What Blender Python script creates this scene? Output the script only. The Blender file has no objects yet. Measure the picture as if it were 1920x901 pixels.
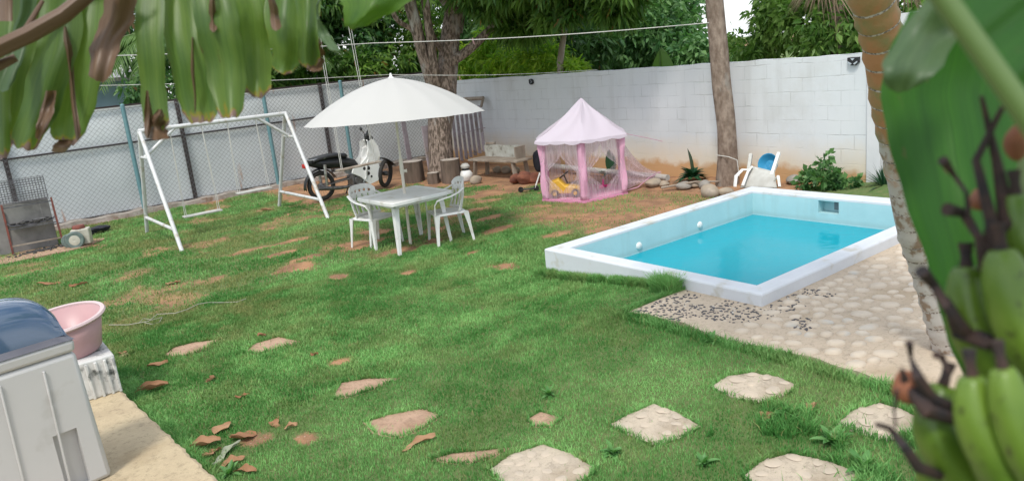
import bpy, bmesh, math, random
import numpy as np
from mathutils import Vector, Matrix, Euler
random.seed(7); rng = np.random.default_rng(11)
C = bpy.context.scene; COL = C.collection
R = math.radians
# ------------------------------------------------------------------ camera
F, TH, RO, AZ, CH = 1419.0, R(13.66), R(-5.85), R(53.33), 2.4
R0 = np.array([[1,0,0],[0,-math.sin(TH),-math.cos(TH)],[0,math.cos(TH),-math.sin(TH)]])
c_, s_ = math.cos(RO), math.sin(RO)
RM = np.array([[c_,-s_,0],[s_,c_,0],[0,0,1]]) @ R0
u_ = np.array([math.sin(AZ), math.cos(AZ), 0]); v_ = np.array([math.cos(AZ), -math.sin(AZ), 0])
WM = np.array([u_, -v_, [0,0,1]])
CM = RM @ WM.T                     # rows: camera right, down, forward in the yard's axes
CAM = np.array([0,0,CH])
cd = bpy.data.cameras.new('camera'); cam = bpy.data.objects.new('camera', cd); COL.objects.link(cam)
cd.sensor_width = 36; cd.lens = F/1920*36; cd.clip_start = .05; cd.clip_end = 1000
m = Matrix.Identity(4)
for i in range(3):
    m[i][0] = CM[0][i]; m[i][1] = -CM[1][i]; m[i][2] = -CM[2][i]; m[i][3] = CAM[i]
cam.matrix_world = m
cd.dof.use_dof = True; cd.dof.focus_distance = 9.0; cd.dof.aperture_fstop = 5.4
C.camera = cam
# ------------------------------------------------------------------ light
SUN_EL, SUN_AZ = R(58), R(-124)       # towards (-x, slightly -y)
w = bpy.data.worlds.new('World'); C.world = w; w.use_nodes = True
nt = w.node_tree; nt.nodes.clear()
o = nt.nodes.new('ShaderNodeOutputWorld'); bg = nt.nodes.new('ShaderNodeBackground')
sk = nt.nodes.new('ShaderNodeTexSky'); sk.sky_type = 'NISHITA'; sk.sun_disc = False
sk.sun_elevation = SUN_EL; sk.sun_rotation = SUN_AZ
tc = nt.nodes.new('ShaderNodeTexCoord'); mp = nt.nodes.new('ShaderNodeMapping'); mp.inputs['Scale'].default_value = (1,1,2.2)
nz = nt.nodes.new('ShaderNodeTexNoise'); nz.inputs['Scale'].default_value = 2.2; nz.inputs['Detail'].default_value = 6
cr = nt.nodes.new('ShaderNodeValToRGB'); cr.color_ramp.elements[0].position = .36; cr.color_ramp.elements[1].position = .56
mx = nt.nodes.new('ShaderNodeMix'); mx.data_type = 'RGBA'; mx.inputs[7].default_value = (9.2,9.6,10.2,1)
L = nt.links.new
L(tc.outputs['Generated'], mp.inputs['Vector']); L(mp.outputs[0], nz.inputs['Vector']); L(nz.outputs['Fac'], cr.inputs['Fac'])
L(cr.outputs['Color'], mx.inputs[0]); L(sk.outputs[0], mx.inputs[6]); L(mx.outputs[2], bg.inputs['Color'])
bg.inputs['Strength'].default_value = .088; L(bg.outputs[0], o.inputs['Surface'])
sl = bpy.data.lights.new('sun', 'SUN'); sl.energy = 1.5; sl.angle = R(11); sl.color = (1,.95,.87)
so = bpy.data.objects.new('sun', sl); COL.objects.link(so)
# Nishita rotation r: sun azimuth measured from +Y clockwise
sd = Vector((math.sin(SUN_AZ)*math.cos(SUN_EL), math.cos(SUN_AZ)*math.cos(SUN_EL), math.sin(SUN_EL)))
so.rotation_euler = sd.to_track_quat('Z', 'Y').to_euler(); so.location = (0,0,10)
C.view_settings.view_transform = 'Standard'; C.view_settings.look = 'None'; C.view_settings.gamma = 1
C.view_settings.exposure = 0.88
C.cycles.max_bounces = 8; C.cycles.transparent_max_bounces = 16; C.cycles.caustics_reflective = False; C.cycles.caustics_refractive = False
# ------------------------------------------------------------------ measuring helpers (pixels of the 1920 px photograph -> yard metres)
def ray(x, y): return CM.T @ (np.array([x-960, y-450.5, F])/F)
def at(x, y, z=0): q = ray(x, y); return Vector(CAM + q*(z-CH)/q[2])
def onX(x, y, X): q = ray(x, y); return Vector(CAM + q*X/q[0])
def onY(x, y, Y): q = ray(x, y); return Vector(CAM + q*Y/q[1])
def dep(x, y, d): return Vector(CAM + ray(x, y)*d)
def sm(a): a = np.clip(a, 0, 1); return a*a*(3-2*a)
def gz(X, Y):                         # height of the lawn: rises towards the stone paving and the flower bed
    X = np.asarray(X, float); Y = np.asarray(Y, float)
    g = .175*sm((X-2.2)/2.2)*sm((6.2-Y)/1.9)
    g = g + .08*sm((X-9.3)/.8)*sm((9.5-Y)/1.5)
    g = g + .07*sm((Y-15.2)/.9)
    return g + .012*np.sin(X*1.7+.4*Y)*np.sin(Y*1.3-X*.5)
def gzf(x, y): return float(gz(x, y))
def G(x, y):
    z = 0
    for i in range(30): p = at(x, y, z); z = .5*z + .5*gzf(p.x, p.y)
    return p
_lat = rng.random((256,256))
def vn(x, y):                         # value noise
    x = np.asarray(x, float); y = np.asarray(y, float)
    xi = np.floor(x).astype(int); yi = np.floor(y).astype(int); fx = x-xi; fy = y-yi
    fx = fx*fx*(3-2*fx); fy = fy*fy*(3-2*fy)
    a = _lat[xi%256, yi%256]; b = _lat[(xi+1)%256, yi%256]; c = _lat[xi%256, (yi+1)%256]; d = _lat[(xi+1)%256, (yi+1)%256]
    return a*(1-fx)*(1-fy)+b*fx*(1-fy)+c*(1-fx)*fy+d*fx*fy
def fbm(x, y): return .5*vn(x,y)+.27*vn(x*2.1+7,y*2.1+3)+.15*vn(x*4.3+1,y*4.3+9)+.08*vn(x*8.9,y*8.9)
# ------------------------------------------------------------------ object helpers
def tag(o, label=None, cat=None, group=None, kind=None):
    if label: o['label'] = label
    if cat: o['category'] = cat
    if group: o['group'] = group
    if kind: o['kind'] = kind
    return o
def thing(name, label, cat, loc=(0,0,0), rz=0, group=None):
    o = bpy.data.objects.new(name, None); COL.objects.link(o); o.empty_display_size = .1
    o.location = loc; o.rotation_euler = (0,0,rz)
    return tag(o, label, cat, group)
def copy_tree(o, parent=None):
    c = o.copy(); COL.objects.link(c); c.parent = parent
    for ch in list(o.children): copy_tree(ch, c)
    return c
class MB:
    def __init__(s): s.v = []; s.f = []; s.m = []
    def add(s, vs, fs, mi=0):
        n = len(s.v); s.v += [tuple(q) for q in vs]; s.f += [tuple(i+n for i in f) for f in fs]; s.m += [mi]*len(fs); return s
    def box(s, c, d, rot=None, mi=0, taper=1):
        x, y, z = d[0]/2, d[1]/2, d[2]/2
        vs = [Vector((i*x*(taper if k>0 else 1), j*y*(taper if k>0 else 1), k*z)) for k in (-1,1) for j in (-1,1) for i in (-1,1)]
        if rot is not None:
            M = rot if isinstance(rot, Matrix) else Euler(rot).to_matrix()
            vs = [M @ q for q in vs]
        c = Vector(c)
        return s.add([q+c for q in vs], [(0,2,3,1),(4,5,7,6),(0,1,5,4),(2,6,7,3),(0,4,6,2),(1,3,7,5)], mi)
    def beam(s, a, b, wd, th, up=(0,0,1), mi=0, taper=1):
        a = Vector(a); b = Vector(b); z = (b-a); l = z.length; z.normalize(); upv = Vector(up)
        if abs(z.dot(upv)) > .98: upv = Vector((1,0,0))
        x = upv.cross(z).normalized(); y = z.cross(x)
        return s.box((a+b)/2, (wd, th, l), Matrix((x,y,z)).transposed(), mi, taper)
    def tube(s, pts, r, n=8, mi=0, cap=True, flat=1.0):
        pts = [Vector(p) for p in pts]; k = len(pts)
        rs = list(r) if hasattr(r, '__len__') else [r]*k
        t0 = (pts[1]-pts[0]).normalized(); up = Vector((0,0,1)) if abs(t0.z) < .9 else Vector((1,0,0))
        x = up.cross(t0).normalized(); vs = []; fs = []
        for i, p in enumerate(pts):
            t = (pts[min(i+1,k-1)]-pts[max(i-1,0)]).normalized()
            x = (x - t*x.dot(t)).normalized(); y = t.cross(x)
            for j in range(n):
                a = 2*math.pi*j/n; vs.append(p + x*(math.cos(a)*rs[i]) + y*(math.sin(a)*rs[i]*flat))
        for i in range(k-1):
            for j in range(n): fs.append((i*n+j, i*n+(j+1)%n, (i+1)*n+(j+1)%n, (i+1)*n+j))
        if cap: fs.append(tuple(reversed(range(n)))); fs.append(tuple((k-1)*n+j for j in range(n)))
        return s.add(vs, fs, mi)
    def lathe(s, prof, c=(0,0,0), n=24, M=None, mi=0, close=False):
        vs = []; fs = []; c = Vector(c); k = len(prof)
        for r, z in prof:
            for j in range(n):
                a = 2*math.pi*j/n; q = Vector((r*math.cos(a), r*math.sin(a), z)); vs.append((M @ q if M else q)+c)
        for i in range(k-1+(1 if close else 0)):
            i2 = (i+1)%k
            for j in range(n): fs.append((i*n+j, i*n+(j+1)%n, i2*n+(j+1)%n, i2*n+j))
        return s.add(vs, fs, mi)
    def rock(s, c, d, seed=0, n=10, M=None, rough=.18, mi=0):
        r_ = random.Random(seed); ph = [r_.uniform(0,6) for _ in range(6)]; vs = []; fs = []; c = Vector(c)
        for i in range(n+1):
            th = math.pi*i/n
            for j in range(n*2):
                a = math.pi*j/n; q = Vector((math.sin(th)*math.cos(a), math.sin(th)*math.sin(a), math.cos(th)))
                k = 1+rough*(math.sin(q.x*2.3+ph[0]+q.y*1.4)+.6*math.sin(q.y*3.7+ph[1])+.5*math.sin(q.z*4.1+ph[2]+q.x*2))/1.6
                q = Vector((q.x*d[0]/2*k, q.y*d[1]/2*k, q.z*d[2]/2*k)); vs.append((M @ q if M else q)+c)
        for i in range(n):
            for j in range(2*n): fs.append((i*2*n+j, (i+1)*2*n+j, (i+1)*2*n+(j+1)%(2*n), i*2*n+(j+1)%(2*n)))
        return s.add(vs, fs, mi)
    def grid(s, fn, nu, nv, mask=None, mi=0):
        vs = [fn(i/nu, j/nv) for j in range(nv+1) for i in range(nu+1)]
        fs = [(j*(nu+1)+i, j*(nu+1)+i+1, (j+1)*(nu+1)+i+1, (j+1)*(nu+1)+i) for j in range(nv) for i in range(nu) if mask is None or mask((i+.5)/nu, (j+.5)/nv)]
        return s.add(vs, fs, mi)
    def build(s, name, mats, parent=None, smooth=True, bevel=0, solid=0, sub=0, ang=40, uv=None):
        me = bpy.data.meshes.new(name); me.from_pydata(s.v, [], s.f)
        mats = mats if isinstance(mats, (list, tuple)) else [mats]
        for q in mats: me.materials.append(q)
        if len(mats) > 1: me.polygons.foreach_set('material_index', s.m)
        if smooth:
            me.polygons.foreach_set('use_smooth', [True]*len(s.f)); me.update()
            me.set_sharp_from_angle(angle=R(ang))
        me.update(); o = bpy.data.objects.new(name, me); COL.objects.link(o); o.parent = parent
        if bevel: b = o.modifiers.new('bevel', 'BEVEL'); b.width = bevel; b.segments = 2; b.limit_method = 'ANGLE'; b.angle_limit = R(50)
        if solid: b = o.modifiers.new('solid', 'SOLIDIFY'); b.thickness = solid; b.offset = 0
        if sub: b = o.modifiers.new('sub', 'SUBSURF'); b.levels = sub; b.render_levels = sub
        return o
def arrmesh(name, V, Fc, mats, attrs=None, parent=None, mi=None, smooth=False):
    V = np.asarray(V, np.float32); Fc = np.asarray(Fc, np.int32); k = Fc.shape[1]
    me = bpy.data.meshes.new(name); me.vertices.add(len(V)); me.vertices.foreach_set('co', V.ravel())
    me.loops.add(Fc.size); me.loops.foreach_set('vertex_index', Fc.ravel())
    me.polygons.add(len(Fc)); me.polygons.foreach_set('loop_start', np.arange(0, Fc.size, k, dtype=np.int32))
    for q in (mats if isinstance(mats, (list,tuple)) else [mats]): me.materials.append(q)
    if mi is not None: me.polygons.foreach_set('material_index', np.asarray(mi, np.int32))
    if smooth: me.polygons.foreach_set('use_smooth', np.ones(len(Fc), bool))
    for a, d in (attrs or {}).items():
        at_ = me.attributes.new(a, 'FLOAT', 'POINT'); at_.data.foreach_set('value', np.asarray(d, np.float32))
    me.update(calc_edges=True); o = bpy.data.objects.new(name, me); COL.objects.link(o); o.parent = parent
    return o
# ------------------------------------------------------------------ materials
def newmat(name):
    m = bpy.data.materials.new(name); m.use_nodes = True; t = m.node_tree
    return m, t, t.nodes['Principled BSDF'], t.nodes['Material Output']
def nn(t, kind, **kw):
    n = t.nodes.new('ShaderNode'+kind)
    for k, v in kw.items():
        if k in n.inputs: n.inputs[k].default_value = v
        else: setattr(n, k, v)
    return n
def rgbmix(t, fac, a, b, blend='MIX'):
    n = t.nodes.new('ShaderNodeMix'); n.data_type = 'RGBA'; n.blend_type = blend
    for i, q in ((0, fac), (6, a), (7, b)):
        if hasattr(q, 'is_linked') or hasattr(q, 'links'): t.links.new(q, n.inputs[i])
        elif i == 0: n.inputs[0].default_value = q
        else: n.inputs[i].default_value = (*q[:3], 1)
    return n.outputs[2]
def ramp(t, src, p0, p1, c0=(0,0,0), c1=(1,1,1)):
    n = t.nodes.new('ShaderNodeValToRGB'); e = n.color_ramp.elements
    e[0].position = p0; e[1].position = p1; e[0].color = (*c0,1); e[1].color = (*c1,1); t.links.new(src, n.inputs[0]); return n.outputs[0]
def math_(t, op, a, b=None, c=None):
    n = t.nodes.new('ShaderNodeMath'); n.operation = op
    for i, q in enumerate((a, b, c)):
        if q is None: continue
        if hasattr(q, 'links'): t.links.new(q, n.inputs[i])
        else: n.inputs[i].default_value = q
    return n.outputs[0]
def noise(t, scale, detail=4, vec=None, rough=.55):
    n = nn(t, 'TexNoise', Scale=scale, Detail=detail, Roughness=rough)
    if vec is None: vec = nn(t, 'TexCoord').outputs['Object']
    t.links.new(vec, n.inputs['Vector']); return n.outputs['Fac']
def bump(t, b, h, strength=.3, dist=.01):
    n = nn(t, 'Bump', Strength=strength, Distance=dist); t.links.new(h, n.inputs['Height']); t.links.new(n.outputs[0], b.inputs['Normal'])
def pm(name, c1, c2=None, scale=6, rough=.6, bs=.0, bscale=60, bd=.004, metal=0, lo=.35, hi=.65, spec=.5, c3=None, s3=1.5, stretch=None):
    m, t, b, o = newmat(name)
    vec = nn(t, 'TexCoord').outputs['Object']
    if stretch: mp = nn(t, 'Mapping', Scale=stretch); t.links.new(vec, mp.inputs['Vector']); vec = mp.outputs[0]
    c2 = c2 or tuple(q*.82 for q in c1)
    col = rgbmix(t, ramp(t, noise(t, scale, 5, vec), lo, hi), c1, c2)
    if c3: col = rgbmix(t, ramp(t, noise(t, s3, 5, vec), .56, .68), col, c3)
    t.links.new(col, b.inputs['Base Color'])
    b.inputs['Roughness'].default_value = rough; b.inputs['Metallic'].default_value = metal; b.inputs['Specular IOR Level'].default_value = spec
    if bs: bump(t, b, noise(t, bscale, 4, vec), bs, bd)
    return m
def leafmat(name, ca, cb, cc=None, trans=.35, rough=.45, tc_=None):
    m, t, b, o = newmat(name)
    a = nn(t, 'Attribute', attribute_name='tint').outputs['Fac']
    col = rgbmix(t, ramp(t, a, .1, .75), ca, cb)
    if cc: col = rgbmix(t, ramp(t, a, .9, .97), col, cc)
    t.links.new(col, b.inputs['Base Color']); b.inputs['Roughness'].default_value = rough; b.inputs['Specular IOR Level'].default_value = .35
    tr = nn(t, 'BsdfTranslucent'); t.links.new(rgbmix(t, .6, col, tc_ or (ca[0]*2.2, ca[1]*2.4, ca[2]*.8)), tr.inputs['Color'])
    ms = nn(t, 'MixShader'); ms.inputs[0].default_value = trans; t.links.new(b.outputs[0], ms.inputs[1]); t.links.new(tr.outputs[0], ms.inputs[2])
    t.links.new(ms.outputs[0], o.inputs['Surface']); return m
M = {}
M['white_plastic'] = pm('white plastic', (.77,.77,.75), (.70,.70,.67), 5, .42, .05, 200, .001, c3=(.60,.58,.52), s3=6)
M['white_paint'] = pm('white painted steel', (0.624,0.632,0.624), (0.56,0.568,0.56), 8, .4, c3=(0.44,0.4,0.336), s3=7)
M['white_rail'] = pm('white painted render', (.63,.655,.685), (.575,.60,.63), 3, .6, .35, 30, .004, c3=(.50,.49,.44), s3=4)
M['rope'] = pm('white rope', (0.576,0.568,0.528), rough=.8)
M['dark_steel'] = pm('rusty dark steel', (.022,.019,.021), (.05,.03,.027), 20, .7, .2, 80)
M['teal_post'] = pm('teal painted post', (.10,.22,.25), (.14,.26,.28), 10, .55)
M['wire'] = pm('dull wire', (.24,.25,.26), rough=.6, metal=.2)
M['black_plastic'] = pm('black plastic', (.012,.012,.014), (.03,.03,.03), 15, .35)
M['tyre'] = pm('tyre rubber', (.02,.02,.02), (.04,.036,.03), 15, .8)
M['chrome'] = pm('worn chrome', (.6,.6,.6), (.4,.38,.36), 20, .3, metal=.9)
M['grey_metal'] = pm('grey metal', (.2,.2,.2), (.1,.09,.085), 20, .45, metal=.6)
M['red_lens'] = pm('red lens', (.5,.02,.01), rough=.2)
M['wood_old'] = pm('weathered wood', (.36,.31,.25), (.22,.17,.13), 6, .85, .5, 30, .006, stretch=(1,1,.2))
M['wood_pink'] = pm('faded pink painted boards', (0.416,0.352,0.376), (0.32,0.264,0.272), 8, .8, .3, 40, c3=(0.24,0.192,0.16), s3=5)
M['log_side'] = pm('log bark', (0.17,0.123,0.0935), (0.0935,0.068,0.051), 9, .95, .9, 22, .02, stretch=(1,1,.25))
M['log_top'] = pm('cut log top', (.44,.39,.34), (.34,.29,.24), 12, .9, .3, 40)
M['mango_bark'] = pm('mango bark', (.38,.29,.235), (.13,.095,.07), 24, .95, 1.0, 40, .05, c3=(.48,.44,.40), s3=5.0, stretch=(1,1,.35), lo=.42, hi=.58)
M['palm_bark'] = pm('palm bark', (0.288,0.224,0.176), (0.152,0.108,0.08), 14, .95, .9, 26, .02, c3=(0.272,0.248,0.216), s3=3, stretch=(1,1,.5))
M['stone'] = pm('river stone', (0.368,0.296,0.216), (0.288,0.248,0.2), 4, .8, .25, 30, .006, c3=(0.4,0.336,0.264), s3=6)
M['stone_grey'] = pm('grey river stone', (0.304,0.28,0.248), (0.232,0.216,0.192), 5, .8, .25, 30, .006)
M['concrete'] = pm('bare concrete block', (0.272,0.264,0.248), (0.192,0.184,0.176), 4, .9, .5, 60, .005, c3=(0.136,0.128,0.124), s3=2)
M['footing'] = pm('rough cement footing', (.46,.42,.38), (.30,.25,.21), 9, .95, .9, 25, .02, c3=(.24,.17,.12), s3=5)
M['pink_plastic'] = pm('dusty pink plastic', (0.496,0.304,0.304), (0.448,0.272,0.28), 4, .4)
M['pink_rim'] = pm('pale pink plastic rim', (0.576,0.448,0.44), (0.544,0.416,0.416), 4, .4)
M['pink_sleeve'] = pm('pink fabric', (0.697,0.391,0.527), (0.646,0.34,0.476), 6, .8, .3, 60)
M['pink_mat'] = pm('pink floor sheet', (0.64,0.28,0.416), (0.576,0.224,0.36), 3, .7)
M['tent_top'] = leafmat('lilac tent cloth', (0.656,0.599,0.672), (0.656,0.599,0.672), trans=.25, rough=.8, tc_=(0.656,0.508,0.607))
M['yellow_plastic'] = pm('yellow toy plastic', (0.64,0.384,0.04), (0.576,0.336,0.032), 5, .4)
M['magenta_plastic'] = pm('magenta toy plastic', (.72,.05,.25), rough=.4)
M['blue_plastic'] = pm('blue plastic', (.02,.20,.38), (.03,.26,.45), 5, .35)
M['black_cloth'] = pm('dark cloth', (.02,.024,.035), (.04,.04,.05), 9, .9, .5, 20, .02)
M['brown_cloth'] = pm('red brown cloth', (.22,.08,.045), (.12,.045,.03), 7, .95, .6, 20, .02)
M['rust'] = pm('rusty red bar', (.24,.07,.05), (.13,.05,.04), 14, .8, .3, 60)
M['charcoal'] = pm('charcoal', (.02,.02,.02), (.09,.085,.08), 30, .95, .6, 40, .02)
M['soot'] = pm('sooty steel', (.04,.04,.045), (.14,.14,.15), 12, .6)
M['pvc'] = pm('dirty white pipe', (0.464,0.448,0.424), (0.384,0.352,0.304), 6, .5)
M['umbrella'] = leafmat('white parasol cloth', (0.576,0.569,0.547), (0.576,0.569,0.547), trans=.22, rough=.8, tc_=(0.576,0.562,0.518))
M['cream'] = pm('cream plastic', (.52,.50,.42), (.40,.38,.31), 8, .5)
M['green_grey'] = pm('grey green plastic', (.16,.22,.2), (.1,.13,.12), 12, .6)
M['washer'] = pm('off white washer plastic', (.49,.485,.475), (.46,.455,.445), 2, .42, .06, 150, .001, c3=(.40,.39,.37), s3=3.5)
M['washer_panel'] = pm('recess grey plastic', (0.345,0.345,0.345), (0.33,0.33,0.33), 3, .45)
M['light_black'] = pm('black lamp housing', (.015,.015,.017), rough=.4)
M['light_face'] = pm('pale lamp glass', (.5,.55,.6), rough=.15)
M['blue_wall'] = pm('pale blue painted wall', (.35,.48,.62), (.30,.42,.55), 3, .8)
M['roof_tin'] = pm('grey tin roof', (.3,.3,.32), (.2,.18,.17), 5, .6)
M['grey_wall_shade'] = pm('grey painted wall shade', (.30,.30,.31), (.23,.23,.24), 3, .9, .3, 40)  # shade on the lower tall wall, put into its colour as grey
M['white_wall'] = pm('white painted render', (0.666,0.675,0.684), (0.612,0.621,0.63), 3, .7, .3, 30)

def blockwall_mat():
    m, t, b, o = newmat('white painted block'); tc = nn(t, 'TexCoord').outputs['Object']
    sp = nn(t, 'SeparateXYZ'); t.links.new(tc, sp.inputs[0]); cb = nn(t, 'CombineXYZ')
    wob = noise(t, 2.2, 4, tc)
    t.links.new(math_(t, 'ADD', sp.outputs['Y'], 0), cb.inputs[0]); t.links.new(math_(t, 'MULTIPLY_ADD', wob, .05, sp.outputs['Z']), cb.inputs[1])
    br = nn(t, 'TexBrick', Scale=1.0); br.offset = .5
    for k, v in (('Color1',(1,1,1,1)),('Color2',(.86,.86,.86,1)),('Mortar',(0,0,0,1)),('Mortar Size',.007),('Mortar Smooth',.35),('Brick Width',.40),('Row Height',.21)): br.inputs[k].default_value = v
    t.links.new(math_(t, 'MULTIPLY', ramp(t, noise(t, 4, 3, tc), .3, .75), .016), br.inputs['Mortar Size'])
    t.links.new(cb.outputs[0], br.inputs['Vector'])
    vis = ramp(t, noise(t, 2.3, 4, tc), .40, .62)                       # paint fills most joints
    mort = math_(t, 'MULTIPLY', math_(t, 'SUBTRACT', 1, br.outputs['Fac']), 1)
    jm = math_(t, 'MULTIPLY', br.outputs['Fac'], vis)
    base = rgbmix(t, ramp(t, noise(t, 1.3, 5, tc), .35, .65), (.66,.69,.70), (.755,.765,.765))
    base = rgbmix(t, math_(t, 'MULTIPLY', br.outputs['Color'], .35), tuple(q*.95 for q in (.66,.69,.71)), base)
    base = rgbmix(t, math_(t, 'MULTIPLY', jm, .36), base, (.36,.36,.34))
    base = rgbmix(t, math_(t, 'MULTIPLY', ramp(t, noise(t, 1.1, 7, tc, .7), .52, .66), .30), base, (.50,.50,.47))
    # splashed earth along the foot of the wall
    n2 = noise(t, 3.5, 5, tc); zz = math_(t, 'MULTIPLY_ADD', n2, .34, math_(t, 'MULTIPLY', sp.outputs['Z'], 1))
    base = rgbmix(t, ramp(t, zz, .50, .95, (1,1,1), (0,0,0)), base, (.70,.62,.50))
    base = rgbmix(t, ramp(t, zz, .41, .50, (1,1,1), (0,0,0)), base, (.56,.34,.17))
    # dark runs from the top edge
    n3 = nn(t, 'TexNoise', Scale=5.0, Detail=4.0); mp = nn(t, 'Mapping', Scale=(1,1,.08)); t.links.new(tc, mp.inputs['Vector']); t.links.new(mp.outputs[0], n3.inputs['Vector'])
    run = math_(t, 'MULTIPLY', ramp(t, n3.outputs['Fac'], .52, .72), ramp(t, sp.outputs['Z'], .9, 2.0))
    base = rgbmix(t, math_(t, 'MULTIPLY', run, .22), base, (.38,.38,.36))
    t.links.new(base, b.inputs['Base Color']); b.inputs['Roughness'].default_value = .8
    hh = math_(t, 'MULTIPLY_ADD', jm, -1.0, math_(t, 'MULTIPLY', noise(t, 45, 4, tc), .35)); bump(t, b, hh, .40, .010)
    return m
M['block_wall'] = blockwall_mat()

def sheet_mat():
    m, t, b, o = newmat('pale painted sheet'); tc = nn(t, 'TexCoord').outputs['Object']
    col = rgbmix(t, ramp(t, noise(t, .9, 4, tc), .35, .65), (.72,.755,.765), (.66,.695,.71))
    mp = nn(t, 'Mapping', Scale=(1,1,.13)); t.links.new(tc, mp.inputs['Vector'])
    r = ramp(t, noise(t, 3.1, 4, mp.outputs[0]), .64, .70)
    col = rgbmix(t, math_(t, 'MULTIPLY', r, .75), col, (.48,.20,.07))
    t.links.new(col, b.inputs['Base Color']); b.inputs['Roughness'].default_value = .5
    w = nn(t, 'TexWave', Scale=1.2); w.inputs['Distortion'].default_value = 1.5; t.links.new(tc, w.inputs['Vector'])
    bump(t, b, noise(t, 1.6, 3, tc), .5, .05); return m
M['sheet'] = sheet_mat()

def ground_mat():
    m, t, b, o = newmat('lawn soil'); tc = nn(t, 'TexCoord').outputs['Object']
    bare = nn(t, 'Attribute', attribute_name='bare').outputs['Fac']
    grass = rgbmix(t, ramp(t, noise(t, 9, 6, tc), .35, .65), (.10,.17,.055), (.16,.19,.08))
    dirt = rgbmix(t, ramp(t, noise(t, 3.2, 6, tc), .38, .62), (.42,.235,.13), (.25,.145,.088))
    dirt = rgbmix(t, ramp(t, noise(t, 38, 4, tc), .60, .72), dirt, (.44,.33,.24))
    edge = math_(t, 'MULTIPLY_ADD', math_(t, 'SUBTRACT', noise(t, 26, 4, tc), .5), .7, bare)
    t.links.new(rgbmix(t, ramp(t, edge, .25, .70), grass, dirt), b.inputs['Base Color'])
    b.inputs['Roughness'].default_value = .95; b.inputs['Specular IOR Level'].default_value = .1
    bump(t, b, noise(t, 50, 6, tc, .7), .8, .02); return m
M['ground'] = ground_mat()
def grass_mat():
    m, t, b, o = newmat('grass blades')
    a = nn(t, 'Attribute', attribute_name='tint').outputs['Fac']; dry = nn(t, 'Attribute', attribute_name='dry').outputs['Fac']
    col = rgbmix(t, a, (.078,.245,.056), (.31,.60,.20)); col = rgbmix(t, dry, col, (.34,.31,.13))
    t.links.new(col, b.inputs['Base Color']); b.inputs['Roughness'].default_value = .55; b.inputs['Specular IOR Level'].default_value = .2
    tr = nn(t, 'BsdfTranslucent'); t.links.new(rgbmix(t, .5, col, (.10,.28,.03)), tr.inputs['Color'])
    ms = nn(t, 'MixShader'); ms.inputs[0].default_value = .3; t.links.new(b.outputs[0], ms.inputs[1]); t.links.new(tr.outputs[0], ms.inputs[2])
    t.links.new(ms.outputs[0], o.inputs['Surface']); return m
M['grass'] = grass_mat()
def paving_mat(name, c1, c2, peb=None):
    name = name.strip()
    m, t, b, o = newmat(name); tc = nn(t, 'TexCoord').outputs['Object']
    col = rgbmix(t, ramp(t, noise(t, 4, 6, tc), .35, .65), c1, c2)
    col = rgbmix(t, ramp(t, noise(t, 60, 3, tc), .6, .75), col, tuple(q*.72 for q in c1))
    col = rgbmix(t, math_(t, 'MULTIPLY', ramp(t, noise(t, 22, 6, tc, .75), .52, .62), .5), col, tuple(q*.6 for q in c2)); col = rgbmix(t, math_(t, 'MULTIPLY', ramp(t, noise(t, 1.4, 5, tc), .54, .66), .45), col, (c2[0]*.62,c2[1]*.55,c2[2]*.42))
    t.links.new(col, b.inputs['Base Color']); b.inputs['Roughness'].default_value = .9; b.inputs['Specular IOR Level'].default_value = .25
    bump(t, b, noise(t, 34, 6, tc, .65), .8, .015); return m
M['paving'] = paving_mat('cement paving', (.57,.465,.35), (.50,.41,.31))
M['patio'] = paving_mat('sandy cement', (.53,.43,.28), (.44,.35,.23))
M['pink_gravel'] = paving_mat('pinkish gravel slab', (0.464,0.311,0.218), (0.361,0.235,0.16))
M['cobble'] = pm('embedded river stone', (.60,.51,.40), (.52,.44,.345), 7, .7, .2, 50, .003, c3=(.50,.48,.43), s3=3)
M['step_cement'] = paving_mat('pale stepping stone cement', (.52,.44,.34), (.44,.37,.29))
M['step_pebble'] = pm('pale flush pebble', (.52,.43,.33), (.45,.38,.30), 6, .75, .2, 50)
M['dark_pebble'] = pm('dark pebble', (.05,.05,.055), (.10,.09,.09), 9, .6)
def pool_mat():
    m, t, b, o = newmat('pale blue pool paint'); tc = nn(t, 'TexCoord').outputs['Object']; sp = nn(t, 'SeparateXYZ'); t.links.new(tc, sp.inputs[0])
    col = rgbmix(t, ramp(t, noise(t, 2.2, 6, tc), .35, .65), (.43,.64,.66), (.38,.585,.61)); z = math_(t, 'MULTIPLY_ADD', noise(t, 5, 4, tc), .03, sp.outputs['Z'])
    band = math_(t, 'MULTIPLY', ramp(t, z, .012, .022, (0,0,0), (1,1,1)), ramp(t, z, .035, .075, (1,1,1), (0,0,0)))
    col = rgbmix(t, math_(t, 'MULTIPLY', band, .35), col, (.30,.42,.40)); mp = nn(t, 'Mapping', Scale=(3,3,.35)); t.links.new(tc, mp.inputs['Vector'])
    col = rgbmix(t, math_(t, 'MULTIPLY', ramp(t, noise(t, 2, 5, mp.outputs[0]), .55, .7), .25), col, (.30,.40,.38)); t.links.new(col, b.inputs['Base Color']); b.inputs['Roughness'].default_value = .55
    bump(t, b, noise(t, 14, 5, tc), .25, .01); return m
M['pool_paint'] = pool_mat()
M['dark_hole'] = pm('grey skimmer throat', (.22,.25,.27), rough=.7)

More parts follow.
